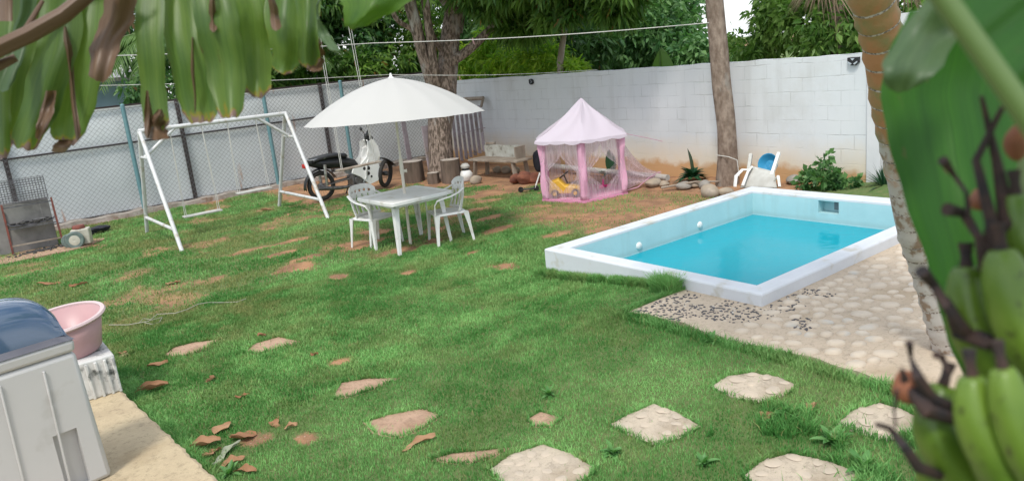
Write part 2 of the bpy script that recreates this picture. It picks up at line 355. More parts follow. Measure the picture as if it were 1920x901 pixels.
def water_mat():
    m, t, b, o = newmat('pool water'); t.nodes.remove(b); tc = nn(t, 'TexCoord').outputs['Object']
    tr = nn(t, 'BsdfTransparent'); tr.inputs['Color'].default_value = (.28,.86,.96,1)
    df = nn(t, 'BsdfDiffuse'); df.inputs['Color'].default_value = (.010,.47,.60,1)
    gl = nn(t, 'BsdfGlossy'); gl.inputs['Roughness'].default_value = .015
    bp = nn(t, 'Bump', Strength=.35, Distance=.02); t.links.new(noise(t, 7, 4, tc), bp.inputs['Height'])
    t.links.new(bp.outputs[0], gl.inputs['Normal'])
    fr = nn(t, 'Fresnel', IOR=1.33); t.links.new(bp.outputs[0], fr.inputs['Normal'])
    m1 = nn(t, 'MixShader'); m1.inputs[0].default_value = .62; t.links.new(tr.outputs[0], m1.inputs[1]); t.links.new(df.outputs[0], m1.inputs[2])
    m2 = nn(t, 'MixShader'); t.links.new(fr.outputs[0], m2.inputs[0]); t.links.new(m1.outputs[0], m2.inputs[1]); t.links.new(gl.outputs[0], m2.inputs[2])
    t.links.new(m2.outputs[0], o.inputs['Surface']); return m
M['water'] = water_mat()
def net_mat():
    m, t, b, o = newmat('sheer white net'); t.nodes.remove(b); df = nn(t, 'BsdfDiffuse'); df.inputs['Color'].default_value = (.86,.74,.81,1)
    tl = nn(t, 'BsdfTranslucent'); tl.inputs['Color'].default_value = (.86,.74,.81,1); m0 = nn(t, 'MixShader'); m0.inputs[0].default_value = .5
    t.links.new(df.outputs[0], m0.inputs[1]); t.links.new(tl.outputs[0], m0.inputs[2])
    tr = nn(t, 'BsdfTransparent'); ms = nn(t, 'MixShader')
    tc = nn(t, 'TexCoord').outputs['Object']; mp = nn(t, 'Mapping', Scale=(38,38,.8)); t.links.new(tc, mp.inputs['Vector'])
    t.links.new(ramp(t, noise(t, 1.0, 3, mp.outputs[0]), .38, .66, (.24,.24,.24), (.52,.52,.52)), ms.inputs[0])
    t.links.new(tr.outputs[0], ms.inputs[1]); t.links.new(m0.outputs[0], ms.inputs[2]); t.links.new(ms.outputs[0], o.inputs['Surface']); return m
M['net'] = net_mat()
def glass_lid():
    m, t, b, o = newmat('blue tinted lid'); b.inputs['Base Color'].default_value = (.07,.12,.20,1); b.inputs['Roughness'].default_value = .06
    b.inputs['Coat Weight'].default_value = 1; b.inputs['IOR'].default_value = 1.55
    tr = nn(t, 'BsdfTransparent'); tr.inputs['Color'].default_value = (.35,.5,.75,1); ms = nn(t, 'MixShader'); ms.inputs[0].default_value = .8
    t.links.new(tr.outputs[0], ms.inputs[1]); t.links.new(b.outputs[0], ms.inputs[2]); t.links.new(ms.outputs[0], o.inputs['Surface']); return m
M['lid'] = glass_lid()
M['lid_band'] = pm('smoky grey plastic', (.10,.10,.12), (.13,.13,.15), 4, .15)

M['leaf_mango'] = leafmat('mango leaves', (.04,.11,.022), (.16,.28,.045), (.26,.13,.035), .38)
M['leaf_green'] = leafmat('broad green leaves', (.055,.15,.055), (.16,.30,.10), None, .35)
M['leaf_dark'] = leafmat('dark leaves', (.035,.10,.035), (.11,.22,.06), (.18,.11,.05), .34)
M['leaf_lime'] = leafmat('lime green leaves', (.13,.28,.03), (.42,.55,.05), None, .42)
M['leaf_bush'] = leafmat('bush leaves', (.08,.18,.035), (.24,.38,.09), None, .38)
M['leaf_brom'] = leafmat('fleshy plant leaves', (.018,.065,.032), (.035,.10,.04), (.25,.13,.06), .12, .3)
M['leaf_frond'] = leafmat('palm frond', (.075,.15,.035), (.13,.22,.06), None, .35)
M['leaf_dry'] = leafmat('dry palm frond', (0.272,0.2,0.128), (0.336,0.256,0.176), None, .2, .8, (0.32,0.224,0.12))
M['leaf_fallen'] = leafmat('dry fallen leaf', (0.302,0.145,0.0726), (0.418,0.244,0.139), None, .15, .8, (0.288,0.132,0.0528))
M['weed'] = leafmat('weed leaves', (.08,.22,.06), (.16,.34,.11), None, .3)
# ================================================================== SETTING
PX0, PX1, PY0, PY1, RZ = 5.10, 8.90, 3.52, 6.27, .31          # pool outside
IX0, IX1, IY0, IY1 = 5.29, 8.62, 3.70, 6.06                   # pool inside
def pav(X, Y):   # stone paving area (world)
    return (X > 4.38+.03*np.sin(Y*5)) & (Y < 4.33+.02*np.sin(X*7))
def pool(X, Y, e=0): return (X > PX0-e) & (X < PX1+e) & (Y > PY0-e) & (Y < PY1+e)
def slab(X, Y): return (X < .86-(Y-6.35)*.045) & (Y < 6.5)
patches = [(3.45,11.1,.45,.14),(4.1,11.05,.5,.16),(3.55,10.35,.28,.18),(3.5,9.4,.3,.4),(3.75,9.75,.5,.14),(4.55,9.75,.35,.25),(3.6,8.5,.12,.2),(5.07,7.0,.17,.2),
           (4.23,7.83,.2,.12),(4.75,8.9,.3,.2),(5.3,8.9,.3,.22),(5.2,10.3,.3,.3),(6.2,8.6,.4,.16),(6.6,9.4,.35,.2),(6.7,10.2,.5,.2),(5.2,7.9,.15,.1),(7.6,7.5,.5,.3),(8.2,7.1,.5,.35),(7.2,8.5,.45,.2),(6.9,7.3,.35,.12),
           (7.5,8.0,.5,.3),(8.6,7.8,.4,.4),(1.35,5.0,.12,.1),(1.6,4.75,.1,.1),(2.4,5.85,.12,.1),(6.4,7.6,.3,.15)]
def bareness(X, Y):
    n = fbm(X*1.6+3, Y*1.6+8); n2 = fbm(X*5+1, Y*5+4)
    b = sm((X-7.6+(Y-9)*.20+(n-.5)*3.4)/1.6)*sm((Y-6.3)/.4)*(.62+.38*sm((Y-10)/1.5))
    b = np.maximum(b, sm((Y-13.5+(n-.5)*1.4)/.6)*sm((X-5.2)/.8))
    b = np.maximum(b, sm((Y-16.15+(n-.5)*.5)/.25)*.9)
    b = np.maximum(b, sm((X-9.15)/.3)*sm((Y-6.2)/.2+1))
    for (cx, cy, rx, ry) in patches:
        d = np.sqrt(((X-cx)/rx)**2+((Y-cy)/ry)**2)
        b = np.maximum(b, 1.0*(1-sm((d-.35+(n2-.5)*2.0)/.9)))
    b = b + (n2-.55)*.9*(b > .02)
    b = np.where((X < -2) | (X > 10.6) | (Y > 17.3), 0, b)
    b = b + .55*sm((n-.56)/.12)*sm((Y-7.5)/2) + .30*sm((fbm(X*2.6+30,Y*3.4+8)-.62)/.08)*sm((Y-4.5)/4)
    b = np.maximum(b, (.55+.5*(n2-.4))*sm((X-6.2)/.9)*sm((Y-6.3)/.3)*sm((10.0-Y)/1.2))
    return np.clip(b, 0, 1)
# ground: one sheet, fine inside the yard, reaching the horizon
xs = np.concatenate([[-300,-80,-25,-10,-5], np.arange(-2,10.6,.07), [10.8,12,16,30,80,300]]); ys = np.concatenate([[-300,-80,-20,-6,-2,0], np.arange(.8,17.2,.07), [17.5,19,24,40,90,300]])
GX, GY = np.meshgrid(xs, ys); GZ = gz(np.clip(GX,-2,10.6), np.clip(GY,.8,17.2)) + .012*(fbm(GX*3,GY*3)-.5)
GB = bareness(GX, GY); GZ = GZ - .008*GB
inp = pool(GX, GY, -.09); GZ = np.where(inp, -1.3, GZ); GZ = np.where(pav(GX, GY), np.minimum(GZ, .13), GZ)
nx = len(xs); ny = len(ys)
ii, jj = np.meshgrid(np.arange(nx-1), np.arange(ny-1)); a0 = (jj*nx+ii).ravel()
gr = arrmesh('ground', np.stack([GX.ravel(),GY.ravel(),GZ.ravel()],1), np.stack([a0,a0+1,a0+nx+1,a0+nx],1), M['ground'], {'bare':GB.ravel()}, smooth=True)
tag(gr, kind='structure')

# grass blades
stepping = {}
def poly_pts(pix): return [G(*p) for p in pix]
STEP = [  # outline in the photograph, cobbled?
 ('cob', [(1332,726),(1365,706),(1410,700),(1460,708),(1498,724),(1470,742),(1418,757),(1375,745)]),
 ('cob', [(1142,797),(1180,778),(1226,758),(1270,775),(1314,800),(1275,820),(1228,837),(1180,815)]),
 ('cob', [(916,882),(960,852),(1020,834),(1070,852),(1118,880),(1090,905),(1010,935),(950,915)]),
 ('cob', [(1392,893),(1430,865),(1482,851),(1560,868),(1620,893),(1560,940),(1450,945)]),
 ('cob', [(1566,797),(1600,770),(1650,757),(1690,768),(1725,785),(1720,815),(1660,828),(1610,812)]),
 ('grv', [(303,670),(325,652),(360,643),(413,636),(385,655),(345,668)]),
 ('grv', [(457,661),(480,644),(522,632),(568,642),(530,652),(485,664)]),
 ('grv', [(622,749),(640,718),(690,710),(748,709),(700,730),(665,742)]),
 ('grv', [(686,792),(730,778),(790,767),(827,779),(790,805),(745,820),(705,812)]),
 ('grv', [(988,788),(1012,772),(1052,783),(1035,800),(1000,800)]),
 ('grv', [(806,862),(850,850),(905,845),(957,838),(920,860),(865,871)]),
 ('grv', [(212,673),(232,661),(250,660),(240,668)]),
]
STEPW = [(k, poly_pts(p)) for k, p in STEP]
def inpoly(X, Y, P):
    c = np.zeros(X.shape, bool); n = len(P)
    for i in range(n):
        x1, y1, x2, y2 = P[i].x, P[i].y, P[(i+1)%n].x, P[(i+1)%n].y
        if y1 == y2: continue
        c ^= ((y1 > Y) != (y2 > Y)) & (X < (x2-x1)*(Y-y1)/(y2-y1)+x1)
    return c
def grass_field(n, x0, x1, y0, y1, h, wd, fn=None, keepf=1.0):
    X = rng.uniform(x0, x1, n); Y = rng.uniform(y0, y1, n)
    b = bareness(X, Y); k = (rng.random(n) > b*1.12) & ~((X > 8.95) & (Y < 6.4)) & ~pool(X, Y, .0) & ~pav(X, Y) & ~slab(X, Y) & (X < 10.3) & (Y < 16.3)
    # inside the camera's view only, with a margin
    dx, dy = X, Y; fw = dx*CM[2][0]+dy*CM[2][1]+(-CH)*CM[2][2]; rt = dx*CM[0][0]+dy*CM[0][1]+(-CH)*CM[0][2]
    k &= (fw > .5) & (np.abs(rt/fw) < .95)
    for kind, P in STEPW: k &= ~inpoly(X, Y, P) | (rng.random(n) < .02)
    if fn is not None: k &= fn(X, Y)
    return X[k], Y[k]
blades = []
def add_blades(X, Y, h, wd, lean=.5):
    n = len(X); Z = gz(X, Y)-.004
    lush = fbm(X*1.1, Y*1.1); hh = h*(.5+rng.random(n))*(.7+.7*lush)*(1-.45*bareness(X, Y)); a = rng.uniform(0, 2*np.pi, n); l = lean*rng.random(n)*hh*1.3
    la = a+rng.normal(0, .8, n)+np.pi/2; ww = wd*(.6+.8*rng.random(n))/2
    p = np.stack([X,Y,Z],1); s = np.stack([np.cos(a)*ww, np.sin(a)*ww, 0*ww],1)
    mid = p + np.stack([np.cos(la)*l*.3, np.sin(la)*l*.3, hh*.6],1); tip = p+np.stack([np.cos(la)*l, np.sin(la)*l, hh],1)
    V = np.stack([p-s, p+s, mid+s*.8, tip, mid-s*.8],1).reshape(-1,3)
    ptch = fbm(X*.9+20, Y*.9+5); fine = fbm(X*6, Y*6)
    mid = fbm(X*2.6+11, Y*2.6+2); t = np.clip(.02+1.5*(ptch-.28)+1.0*(mid-.5)+1.1*(fine-.5)+rng.normal(0,.18,n), 0, 1)
    br = bareness(X, Y); d = np.clip((rng.random(n) < .05+.3*br)*.85+.75*sm((fbm(X*1.3+40,Y*2.0)-.47)/.16)*sm((Y-5.5)/4)*(.5+.5*rng.random(n))+.25*sm((fbm(X*3+4,Y*3)-.55)/.1)+.3*br, 0, .9)
    blades.append((V, np.repeat(t,5), np.repeat(d,5)))
def gf(n, *a, h, wd, lean=.5, fn=None): X, Y = grass_field(n, *a, 0, 0, fn); add_blades(X, Y, h, wd, lean)
gf(210000, .6, 5.2, 1.3, 5.2, h=.023, wd=.0045)
gf(250000, .6, 6.5, 5.2, 9, h=.024, wd=.0065)
gf(160000, .0, 9.5, 9, 16.4, h=.030, wd=.011)
gf(30000, 4.6, 9.5, 6.2, 9, h=.032, wd=.009)
# taller fringe against the pool wall, the paving edge and round the stones
def near_edge(X, Y):
    a = (X > PX0-.07-.05*vn(Y*9,0)) & (X < PX0) & (Y > 4.3) & (Y < 6.35)
    return a & (vn(X*5,Y*11) > .35)
gf(26000, 4.95, 5.12, 4.3, 6.35, h=.07, wd=.006, lean=.7, fn=near_edge)
gf(2600, 4.93, 5.1, 4.35, 4.58, h=.14, wd=.007, lean=.8)
gf(7000, 4.25, 4.40, 1.5, 4.4, h=.05, wd=.005, lean=.9)
gf(5000, 4.35, 5.1, 4.33, 4.40, h=.05, wd=.005, lean=.9)
gf(60000, 2.2, 4.4, 1.3, 2.9, h=.055, wd=.006, lean=.9, fn=lambda X,Y: fbm(X*2.2+9,Y*2.2) > .52)
gf(26000, .8, .98, 4.0, 8, h=.05, wd=.006, lean=.9)
for kind_, P_2 in STEPW:                # grass leaning over the edges of the slabs
    m_ = len(P_2); c_3 = sum(P_2, Vector())/m_; per_ = sum((P_2[i]-P_2[(i+1)%m_]).length for i in range(m_)); n = int(per_*420)
    f = rng.random(n)*m_; i0 = f.astype(int); f -= i0; A_ = np.array([[p.x,p.y] for p in P_2]); Q = A_[i0]*(1-f[:,None])+A_[(i0+1)%m_]*f[:,None]
    cc = np.array([c_3.x,c_3.y]); Q = cc+(Q-cc)*(.985+.07*rng.random((n,1))+.05*(fbm(Q[:,0]*9,Q[:,1]*9)[:,None]-.6)); add_blades(Q[:,0], Q[:,1], .042, .006, .9)
V = np.concatenate([b[0] for b in blades]); T = np.concatenate([b[1] for b in blades]); Dd = np.concatenate([b[2] for b in blades]); nb = len(V)//5; q = np.arange(nb)*5
F3 = np.concatenate([np.stack([q,q+1,q+2],1), np.stack([q,q+2,q+4],1), np.stack([q+4,q+2,q+3],1)])
gs = arrmesh('grass', V, F3, M['grass'], {'tint':T,'dry':Dd}); tag(gs, 'short green lawn grass with thin and dry patches', 'grass', kind='stuff')
print('blades', nb)

# paving beside the pool with river stones pressed into it
pv = MB(); n_ = 60
E1 = [(4.40,4.33),(5.10,4.36)]
def pedge(Y): return 4.40+.035*math.sin(Y*5+1)+.015*math.sin(Y*17)
ysl = [4.33-i*.05 for i in range(90)]
for i in range(len(ysl)-1):
    y0, y1 = ysl[i], ysl[i+1]; xr = 10.35 if y0 < 3.56 else 5.13
    pv.add([(pedge(y0),y0,.20),(xr,y0,.20),(xr,y1,.20),(pedge(y1),y1,.20)], [(0,3,2,1)])
    pv.add([(pedge(y0),y0,.20),(pedge(y0),y0,.02),(pedge(y1),y1,.02),(pedge(y1),y1,.20)], [(0,1,2,3)])
pv.add([(pedge(4.33),4.33,.2),(5.2,4.33,.2),(5.2,4.33,0),(pedge(4.33),4.33,0)], [(0,1,2,3)])
r_ = random.Random(5)
def pebble(mb, x, y, z, a, b, h, rot, mi, n=10):
    vs = []; fs = []; k = r_.uniform(.85,1.15)
    for ring, (rr, hh) in enumerate(((1,0),(.88,.6),(.55,.92))):
        for j in range(n):
            t = 2*math.pi*j/n; px = a*rr*math.cos(t)*(1+.08*math.sin(2*t+k*9)); py = b*rr*math.sin(t)*(1+.1*math.cos(3*t+k*5))
            vs.append((x+px*math.cos(rot)-py*math.sin(rot), y+px*math.sin(rot)+py*math.cos(rot), z+h*hh))
    vs.append((x, y, z+h))
    for q in range(2):
        for j in range(n): fs.append((q*n+j, q*n+(j+1)%n, (q+1)*n+(j+1)%n, (q+1)*n+j))
    for j in range(n): fs.append((2*n+j, 2*n+(j+1)%n, 3*n))
    mb.add(vs, fs, mi)
placed = []
tries = 0
while len(placed) < 420 and tries < 30000:
    tries += 1; x = r_.uniform(4.5, 9.0); y = r_.uniform(.9, 3.45)
    if y < 2.35-(x-4.4)*.05 or (x < 5.0 and y > 3.0+.4*r_.random()): continue
    if y > 3.40 or x > 9: continue
    rad = r_.uniform(.045,.085)
    if any((x-a)**2+(y-b)**2 < (rad+c)**2*1.15 for a,b,c in placed): continue
    placed.append((x,y,rad)); pebble(pv, x, y, .198, rad, rad*r_.uniform(.55,.8), r_.uniform(.018,.03), -.75+r_.uniform(-.5,.5), 1, 12)
for i in range(1500):                       # small dark pebbles in the mosaic corner
    x = r_.uniform(4.42,5.75); y = r_.uniform(2.95,4.3)
    if pool(x, y, .02) or (x > 5.1 and y < 3.15) or (y < 3.0+.15*math.sin(x*5) and x > 4.8): continue
    if vn(x*4,y*4) < .33: continue
    rad = r_.uniform(.006,.016); pebble(pv, x, y, .199, rad*1.3, rad*.8, .007, r_.uniform(0,3), 2 if r_.random() < .75 else 1, 7)
o = pv.build('stone_paving', [M['paving'], M['cobble'], M['dark_pebble']], smooth=True, ang=50); tag(o, kind='structure')

# patio slab (bottom left)
ps = MB(); pr_ = []
def sx(Y): return .795+(6.34-Y)*.064+.006*math.sin(Y*23)+.004*math.sin(Y*61)
ysl = [6.42-i*.05 for i in range(110)]
for i in range(len(ysl)-1):
    y0, y1 = ysl[i], ysl[i+1]
    a, b = sx(y0), sx(y1)
    ps.add([(-3,y0,.15),(a-.02,y0,.15),(b-.02,y1,.15),(-3,y1,.15)], [(0,3,2,1)])
    ps.add([(a-.02,y0,.15),(a,y0,.138),(b,y1,.138),(b-.02,y1,.15)], [(0,3,2,1)])
    ps.add([(a,y0,.138),(a,y0,-.1),(b,y1,-.1),(b,y1,.138)], [(0,3,2,1)])
ps.add([(-3,6.42,.15),(sx(6.42),6.42,.15),(sx(6.42),6.42,-.1),(-3,6.42,-.1)], [(0,1,2,3)])
o = ps.build('patio_slab', M['patio'], smooth=False); tag(o, kind='structure')
# footing under the fence
fb = MB(); k = 90
fb.grid(lambda u, v: (-3+13.4*u, 16.38-.02*math.sin(u*60)+(.0 if v < .5 else (v-.5)*.9), (.02 if v < .25 else .155+.012*math.sin(u*140)+.01*math.sin(u*57))), 160, 4)
o = fb.build('concrete_kerb', M['footing'], ang=60); tag(o, kind='structure')

# ================================================================== POOL
pl = thing('swimming_pool', 'small raised white swimming pool with pale blue inside', 'swimming pool', (PX0,PY0,0))
off = Vector((PX0,PY0,0))
def loc(o, p):                          # keep world coordinates under a parent that only translates
    o.location = -Vector(p); return o
mb = MB()
rr = .018
def rim_ring(x0,y0,x1,y1,z): return [(x0,y0,z),(x1,y0,z),(x1,y1,z),(x0,y1,z)]
rings = [rim_ring(PX0,PY0,PX1,PY1,-.3), rim_ring(PX0,PY0,PX1,PY1,RZ-rr), rim_ring(PX0+.006,PY0+.006,PX1-.006,PY1-.006,RZ-.006), rim_ring(PX0+rr,PY0+rr,PX1-rr,PY1-rr,RZ),
         rim_ring(IX0-rr,IY0-rr,IX1+rr,IY1+rr,RZ), rim_ring(IX0-.006,IY0-.006,IX1+.006,IY1+.006,RZ-.006), rim_ring(IX0-.003,IY0-.003,IX1+.003,IY1+.003,RZ-.03)]
vs = [p for r in rings for p in r]; fs = []
for i in range(len(rings)-1):
    for j in range(4): fs.append((i*4+j, i*4+(j+1)%4, (i+1)*4+(j+1)%4, (i+1)*4+j))
mb.add(vs, fs)
loc(mb.build('rim', M['white_rail'], pl, smooth=True, ang=25), off)
mb = MB(); zb = -.95
A_ = [(IX0,IY0),(IX1,IY0),(IX1,IY1),(IX0,IY1)]; zt = RZ-.03
for j in (0, 2, 3):
    (xa,ya),(xb,yb) = A_[j], A_[(j+1)%4]; mb.add([(xa,ya,zt),(xb,yb,zt),(xb,yb,zb),(xa,ya,zb)], [(0,1,2,3)])
mb.add([(x,y,zb) for x,y in A_], [(0,1,2,3)])
# far wall with the skimmer opening
sy0, sy1, sz0, sz1 = 4.83, 5.10, .11, .265
Y_ = [IY0, sy0, sy1, IY1]; Z_ = [zb, sz0, sz1, zt]
for i in range(3):
    for j in range(3):
        if i == 1 and j == 1: continue
        mb.add([(IX1,Y_[i],Z_[j]),(IX1,Y_[i+1],Z_[j]),(IX1,Y_[i+1],Z_[j+1]),(IX1,Y_[i],Z_[j+1])], [(0,1,2,3)])
mb.add([(IX1,sy0,sz0),(IX1,sy1,sz0),(IX1+.14,sy1,sz0),(IX1+.14,sy0,sz0)], [(0,1,2,3)]); mb.add([(IX1,sy0,sz1),(IX1,sy1,sz1),(IX1+.14,sy1,sz1),(IX1+.14,sy0,sz1)], [(0,1,2,3)])
mb.add([(IX1,sy0,sz0),(IX1,sy0,sz1),(IX1+.14,sy0,sz1),(IX1+.14,sy0,sz0)], [(0,1,2,3)]); mb.add([(IX1,sy1,sz0),(IX1,sy1,sz1),(IX1+.14,sy1,sz1),(IX1+.14,sy1,sz0)], [(0,1,2,3)])
mb.add([(IX1+.14,sy0,sz0),(IX1+.14,sy1,sz0),(IX1+.14,sy1,sz1),(IX1+.14,sy0,sz1)], [(0,1,2,3)])
loc(mb.build('basin_lining', M['pool_paint'], pl, smooth=False), off)
mb = MB(); mb.box((IX1+.132, 4.90, .19), (.012,.12,.11)); loc(mb.build('skimmer', M['dark_hole'], pl, smooth=False), off)
for (x, y) in ((1312,422),(1198,461)):
    p = onY(x, y, IY1); mb = MB(); Mx = Matrix(((1,0,0),(0,0,-1),(0,1,0)))
    mb.lathe([(0,.02),(.035,.018),(.042,.012),(.048,.0)], (p.x, IY1, p.z), 20, Mx); loc(mb.build('pool_light', M['white_plastic'], pl), off)
mb = MB(); mb.grid(lambda u, v: (IX0+.001+(IX1-IX0-.002)*u, IY0+.001+(IY1-IY0-.002)*v, -.015), 40, 30)
o = mb.build('water', M['water']); tag(o, kind='structure')

# ================================================================== WALLS AND FENCES
bw = thing('boundary_wall', 'long white painted block wall with orange earth stains at its foot', 'wall', (10.4,5.2,0)); off = Vector((10.4,5.2,0))
mb = MB(); WY0, WY1 = 5.40, 16.9
mb.grid(lambda u, v: (10.4+.004*math.sin(u*70), WY0+(WY1-WY0)*u, -.1+2.045*v+(.006*math.sin(u*55)+.004*math.sin(u*131) if v > .99 else 0)), 120, 8)
mb.grid(lambda u, v: (10.4+.15*v, WY0+(WY1-WY0)*u, 1.945+.006*math.sin(u*55)+.004*math.sin(u*131)), 120, 1)
mb.add([(10.55,WY0,-.1),(10.55,WY1,-.1),(10.55,WY1,1.94),(10.55,WY0,1.94)], [(0,1,2,3)])
loc(mb.build('wall', M['block_wall'], bw, smooth=True, ang=60), off)
mb = MB(); mb.box((10.455,5.30,.93), (.20,.2,2.04)); loc(mb.build('pillar', M['white_wall'], bw, bevel=.008), off)
tw = thing('tall_wall', 'taller white wall set back behind the palm trunk, shade painted grey below', 'wall', (11.2,5,0)); off = Vector((11.2,5,0))
mb = MB(); mb.box((11.28,2.6,1.9), (.16,6.4,1.06)); loc(mb.build('upper_wall', M['white_wall'], tw, smooth=False), off)
mb = MB(); mb.box((11.282,2.6,.63), (.15,6.4,1.478)); loc(mb.build('lower_wall', M['grey_wall_shade'], tw, smooth=False), off)
def wall_lamp(px, py, r, label):
    p = onX(px, py, 10.4); t = thing('wall_lamp', label, 'lamp', (10.4,p.y,p.z), 0, 'small lamps fixed near the top of the white wall')
    m1 = MB(); Mx = Matrix(((0,0,-1),(0,1,0),(1,0,0)))
    return t, m1, Mx
t, m1, Mx = wall_lamp(998, 153, 0, 'round black wall lamp left on the white wall, above the play tent')
m1.lathe([(.055,0),(.06,.02),(.06,.05),(.048,.055),(.046,.03),(0,.03)], (0,0,0), 24, Mx); m1.build('housing', M['light_black'], t)
m1 = MB(); m1.lathe([(.0,.04),(.03,.038),(.044,.03)], (0,0,0), 20, Mx); m1.build('lens', M['light_face'], t)
m1 = MB(); m1.beam((-.058,-.045,-.035),(-.058,.045,.035),.012,.008); m1.beam((-.058,-.045,.035),(-.058,0,0),.012,.008); m1.build('bracket', M['light_black'], t)
t, m1, Mx = wall_lamp(1602, 114, 0, 'black shield shaped solar lamp on the white wall beside the palm trunk')
sh = [(-.085,.05),(.085,.05),(.085,-.02),(.03,-.065),(-.03,-.065),(-.085,-.02)]
vs = [(-.004,y,z) for y,z in sh]+[(-.05,y*.9,z*.9) for y,z in sh]; n = 6
m1.add(vs, [tuple(range(n,2*n))]+[(j,(j+1)%n,n+(j+1)%n,n+j) for j in range(n)]); m1.build('housing', M['light_black'], t, smooth=False)
m1 = MB(); m1.add([(-.053,-.07,-.0),(-.053,-.01,-.035),(-.053,-.03,-.052),(-.053,-.07,-.02)], [(0,1,2,3)]); m1.add([(-.053,.07,-.0),(-.053,.01,-.035),(-.053,.03,-.052),(-.053,.07,-.02)], [(0,1,2,3)]); m1.add([(-.053,-.03,.035),(-.053,.03,.035),(-.053,0,.005)], [(0,1,2)])
m1.build('lens', M['light_face'], t, smooth=False, solid=.004)

fc = thing('sheet_fence', 'pale sheet metal fence with dark posts and rails behind the swing', 'fence', (4,16.66,0)); off = Vector((4,16.66,0))
px = [-2.05, 1.09, 4.23, 7.38, 10.3]
for i in range(len(px)-1):
    for (za, zb_) in ((.16,1.46),(1.49,2.19)):
        mb = MB(); x0, x1 = px[i]+.01, px[i+1]-.01; ph = i*2.1+za
        mb.grid(lambda u, v: (x0+(x1-x0)*u, 16.70+.010*math.sin(u*9+ph)*math.sin(v*4+ph), za+(zb_-za)*v), 24, 8)
        loc(mb.build('sheet_panel', M['sheet'], fc), off)
for x in px[:-1]:
    mb = MB(); mb.box((x,16.63,1.10), (.075,.06,2.25)); loc(mb.build('post', M['dark_steel'], fc, bevel=.004), off)
for z in (.145, 1.475, 2.205):
    mb = MB(); mb.box((4.15,16.655,z), (12.4,.03,.035)); loc(mb.build('rail', M['dark_steel'], fc, smooth=False), off)
cf = thing('chain_link_fence', 'chain link fence on teal posts standing before the pale sheets', 'fence', (4,16.45,0)); off = Vector((4,16.45,0))
mb = MB(); sp_ = .095; zb_, zt_ = .17, 2.17; H_ = zt_-zb_; X0, X1 = -2.0, 10.3
k = 0; x = X0-H_
vs = []; fs = []
while x < X1:
    for sgn, yy in ((1,16.475),(-1,16.480)):
        a = (x, zb_) if sgn > 0 else (x+H_, zb_); b = (x+H_, zt_) if sgn > 0 else (x, zt_)
        # clip to the fence's length
        (ax,az),(bx,bz) = a, b
        def cl(px_, pz_, qx, qz):
            if px_ < X0: tt = (X0-px_)/(qx-px_); return X0, pz_+(qz-pz_)*tt
            if px_ > X1: tt = (X1-px_)/(qx-px_); return X1, pz_+(qz-pz_)*tt
            return px_, pz_
        if max(ax,bx) <= X0 or min(ax,bx) >= X1: continue
        ax2, az2 = cl(ax,az,bx,bz); bx2, bz2 = cl(bx,bz,ax,az)
        mb.beam((ax2,yy,az2),(bx2,yy,bz2),.0046,.0046,up=(0,1,0))
    x += sp_
loc(mb.build('wire_mesh', M['wire'], cf, smooth=False), off)
for x in (-1.2, 3.18, 5.97, 7.80):
    mb = MB(); mb.tube([(x,16.44,0),(x,16.44,2.22),(x,16.44,2.24)], [.042,.042,.02], 12); loc(mb.build('post', M['teal_post'], cf), off)
mb = MB(); mb.tube([(X0,16.45,2.16),(4,16.45,2.15),(X1,16.45,2.16)], .006, 6); loc(mb.build('top_wire', M['wire'], cf), off)

# grey block barbecue wall
gw = MB(); gw.box((.35,15.15,.40), (2.2,.16,.88)); gw.box((1.38,15.15,.40),(.14,.175,.86))
o = gw.build('block_wall', M['concrete'], bevel=.01); tag(o, 'low bare grey block wall behind the barbecue stand', 'wall')

# ================================================================== SWING SET AND SWINGS
SX0, SX1, SYc, SH = 2.74, 5.17, 13.3, 1.80
sw = thing('swing_set', 'white painted steel A-frame swing set with sloping legs', 'swing set', (SX0,SYc,0)); off = Vector((SX0,SYc,0))
def P_(mb, name, mat, par, off=off, **k): return loc(mb.build(name, mat, par, **k), off)
P_(MB().tube([(SX0-.02,SYc,SH+.02),(SX1+.02,SYc,SH-.0)], .036, 14), 'top_beam', M['white_paint'], sw)
for sx_ in (SX0, SX1):
    for s in (-1, 1):
        yb = 12.14 if s < 0 else 14.42
        P_(MB().tube([(sx_,yb,-.03),(sx_,SYc+s*.02,SH)], .033, 14), 'leg', M['white_paint'], sw)
    P_(MB().tube([(sx_,12.14+.19,.31),(sx_,14.42-.19,.31)], .028, 12), 'crossbar', M['white_paint'], sw)
    P_(MB().tube([(sx_,SYc-.26,1.39),(sx_,SYc+.26,1.39)], .024, 12), 'tie_bar', M['white_paint'], sw)
    d = 1 if sx_ == SX0 else -1
    P_(MB().tube([(sx_,SYc,1.40),(sx_+d*.52,SYc,SH-.01)], .028, 12), 'brace', M['white_paint'], sw)
def swing(xa, xb, z, label, zt=SH-.03):
    cx = (xa+xb)/2; t = thing('swing', label, 'swing', (cx,SYc,z), 0, 'plank swings hanging from the white frame'); h = (xb-xa)/2
    MB().box((0,0,0), (2*h,.16,.025)).build('seat', M['wood_seat'], t, bevel=.005)
    for s in (-1,1):
        for q in (-1,1):
            MB().tube([(s*(h-.04),q*.06,-.01),(s*(h-.04),q*.03,.4),(s*(h-.06),q*.01,zt-z)], .0055, 6).build('rope', M['rope'], t)
M['wood_seat'] = pm('pale painted plank', (0.527,0.527,0.493), (0.408,0.399,0.365), 6, .75, .3, 40)
swing(3.13, 3.76, .33, 'lower plank swing nearer the barbecue, seat close to the grass')
swing(4.07, 4.68, .55, 'higher plank swing near the right legs of the white frame')
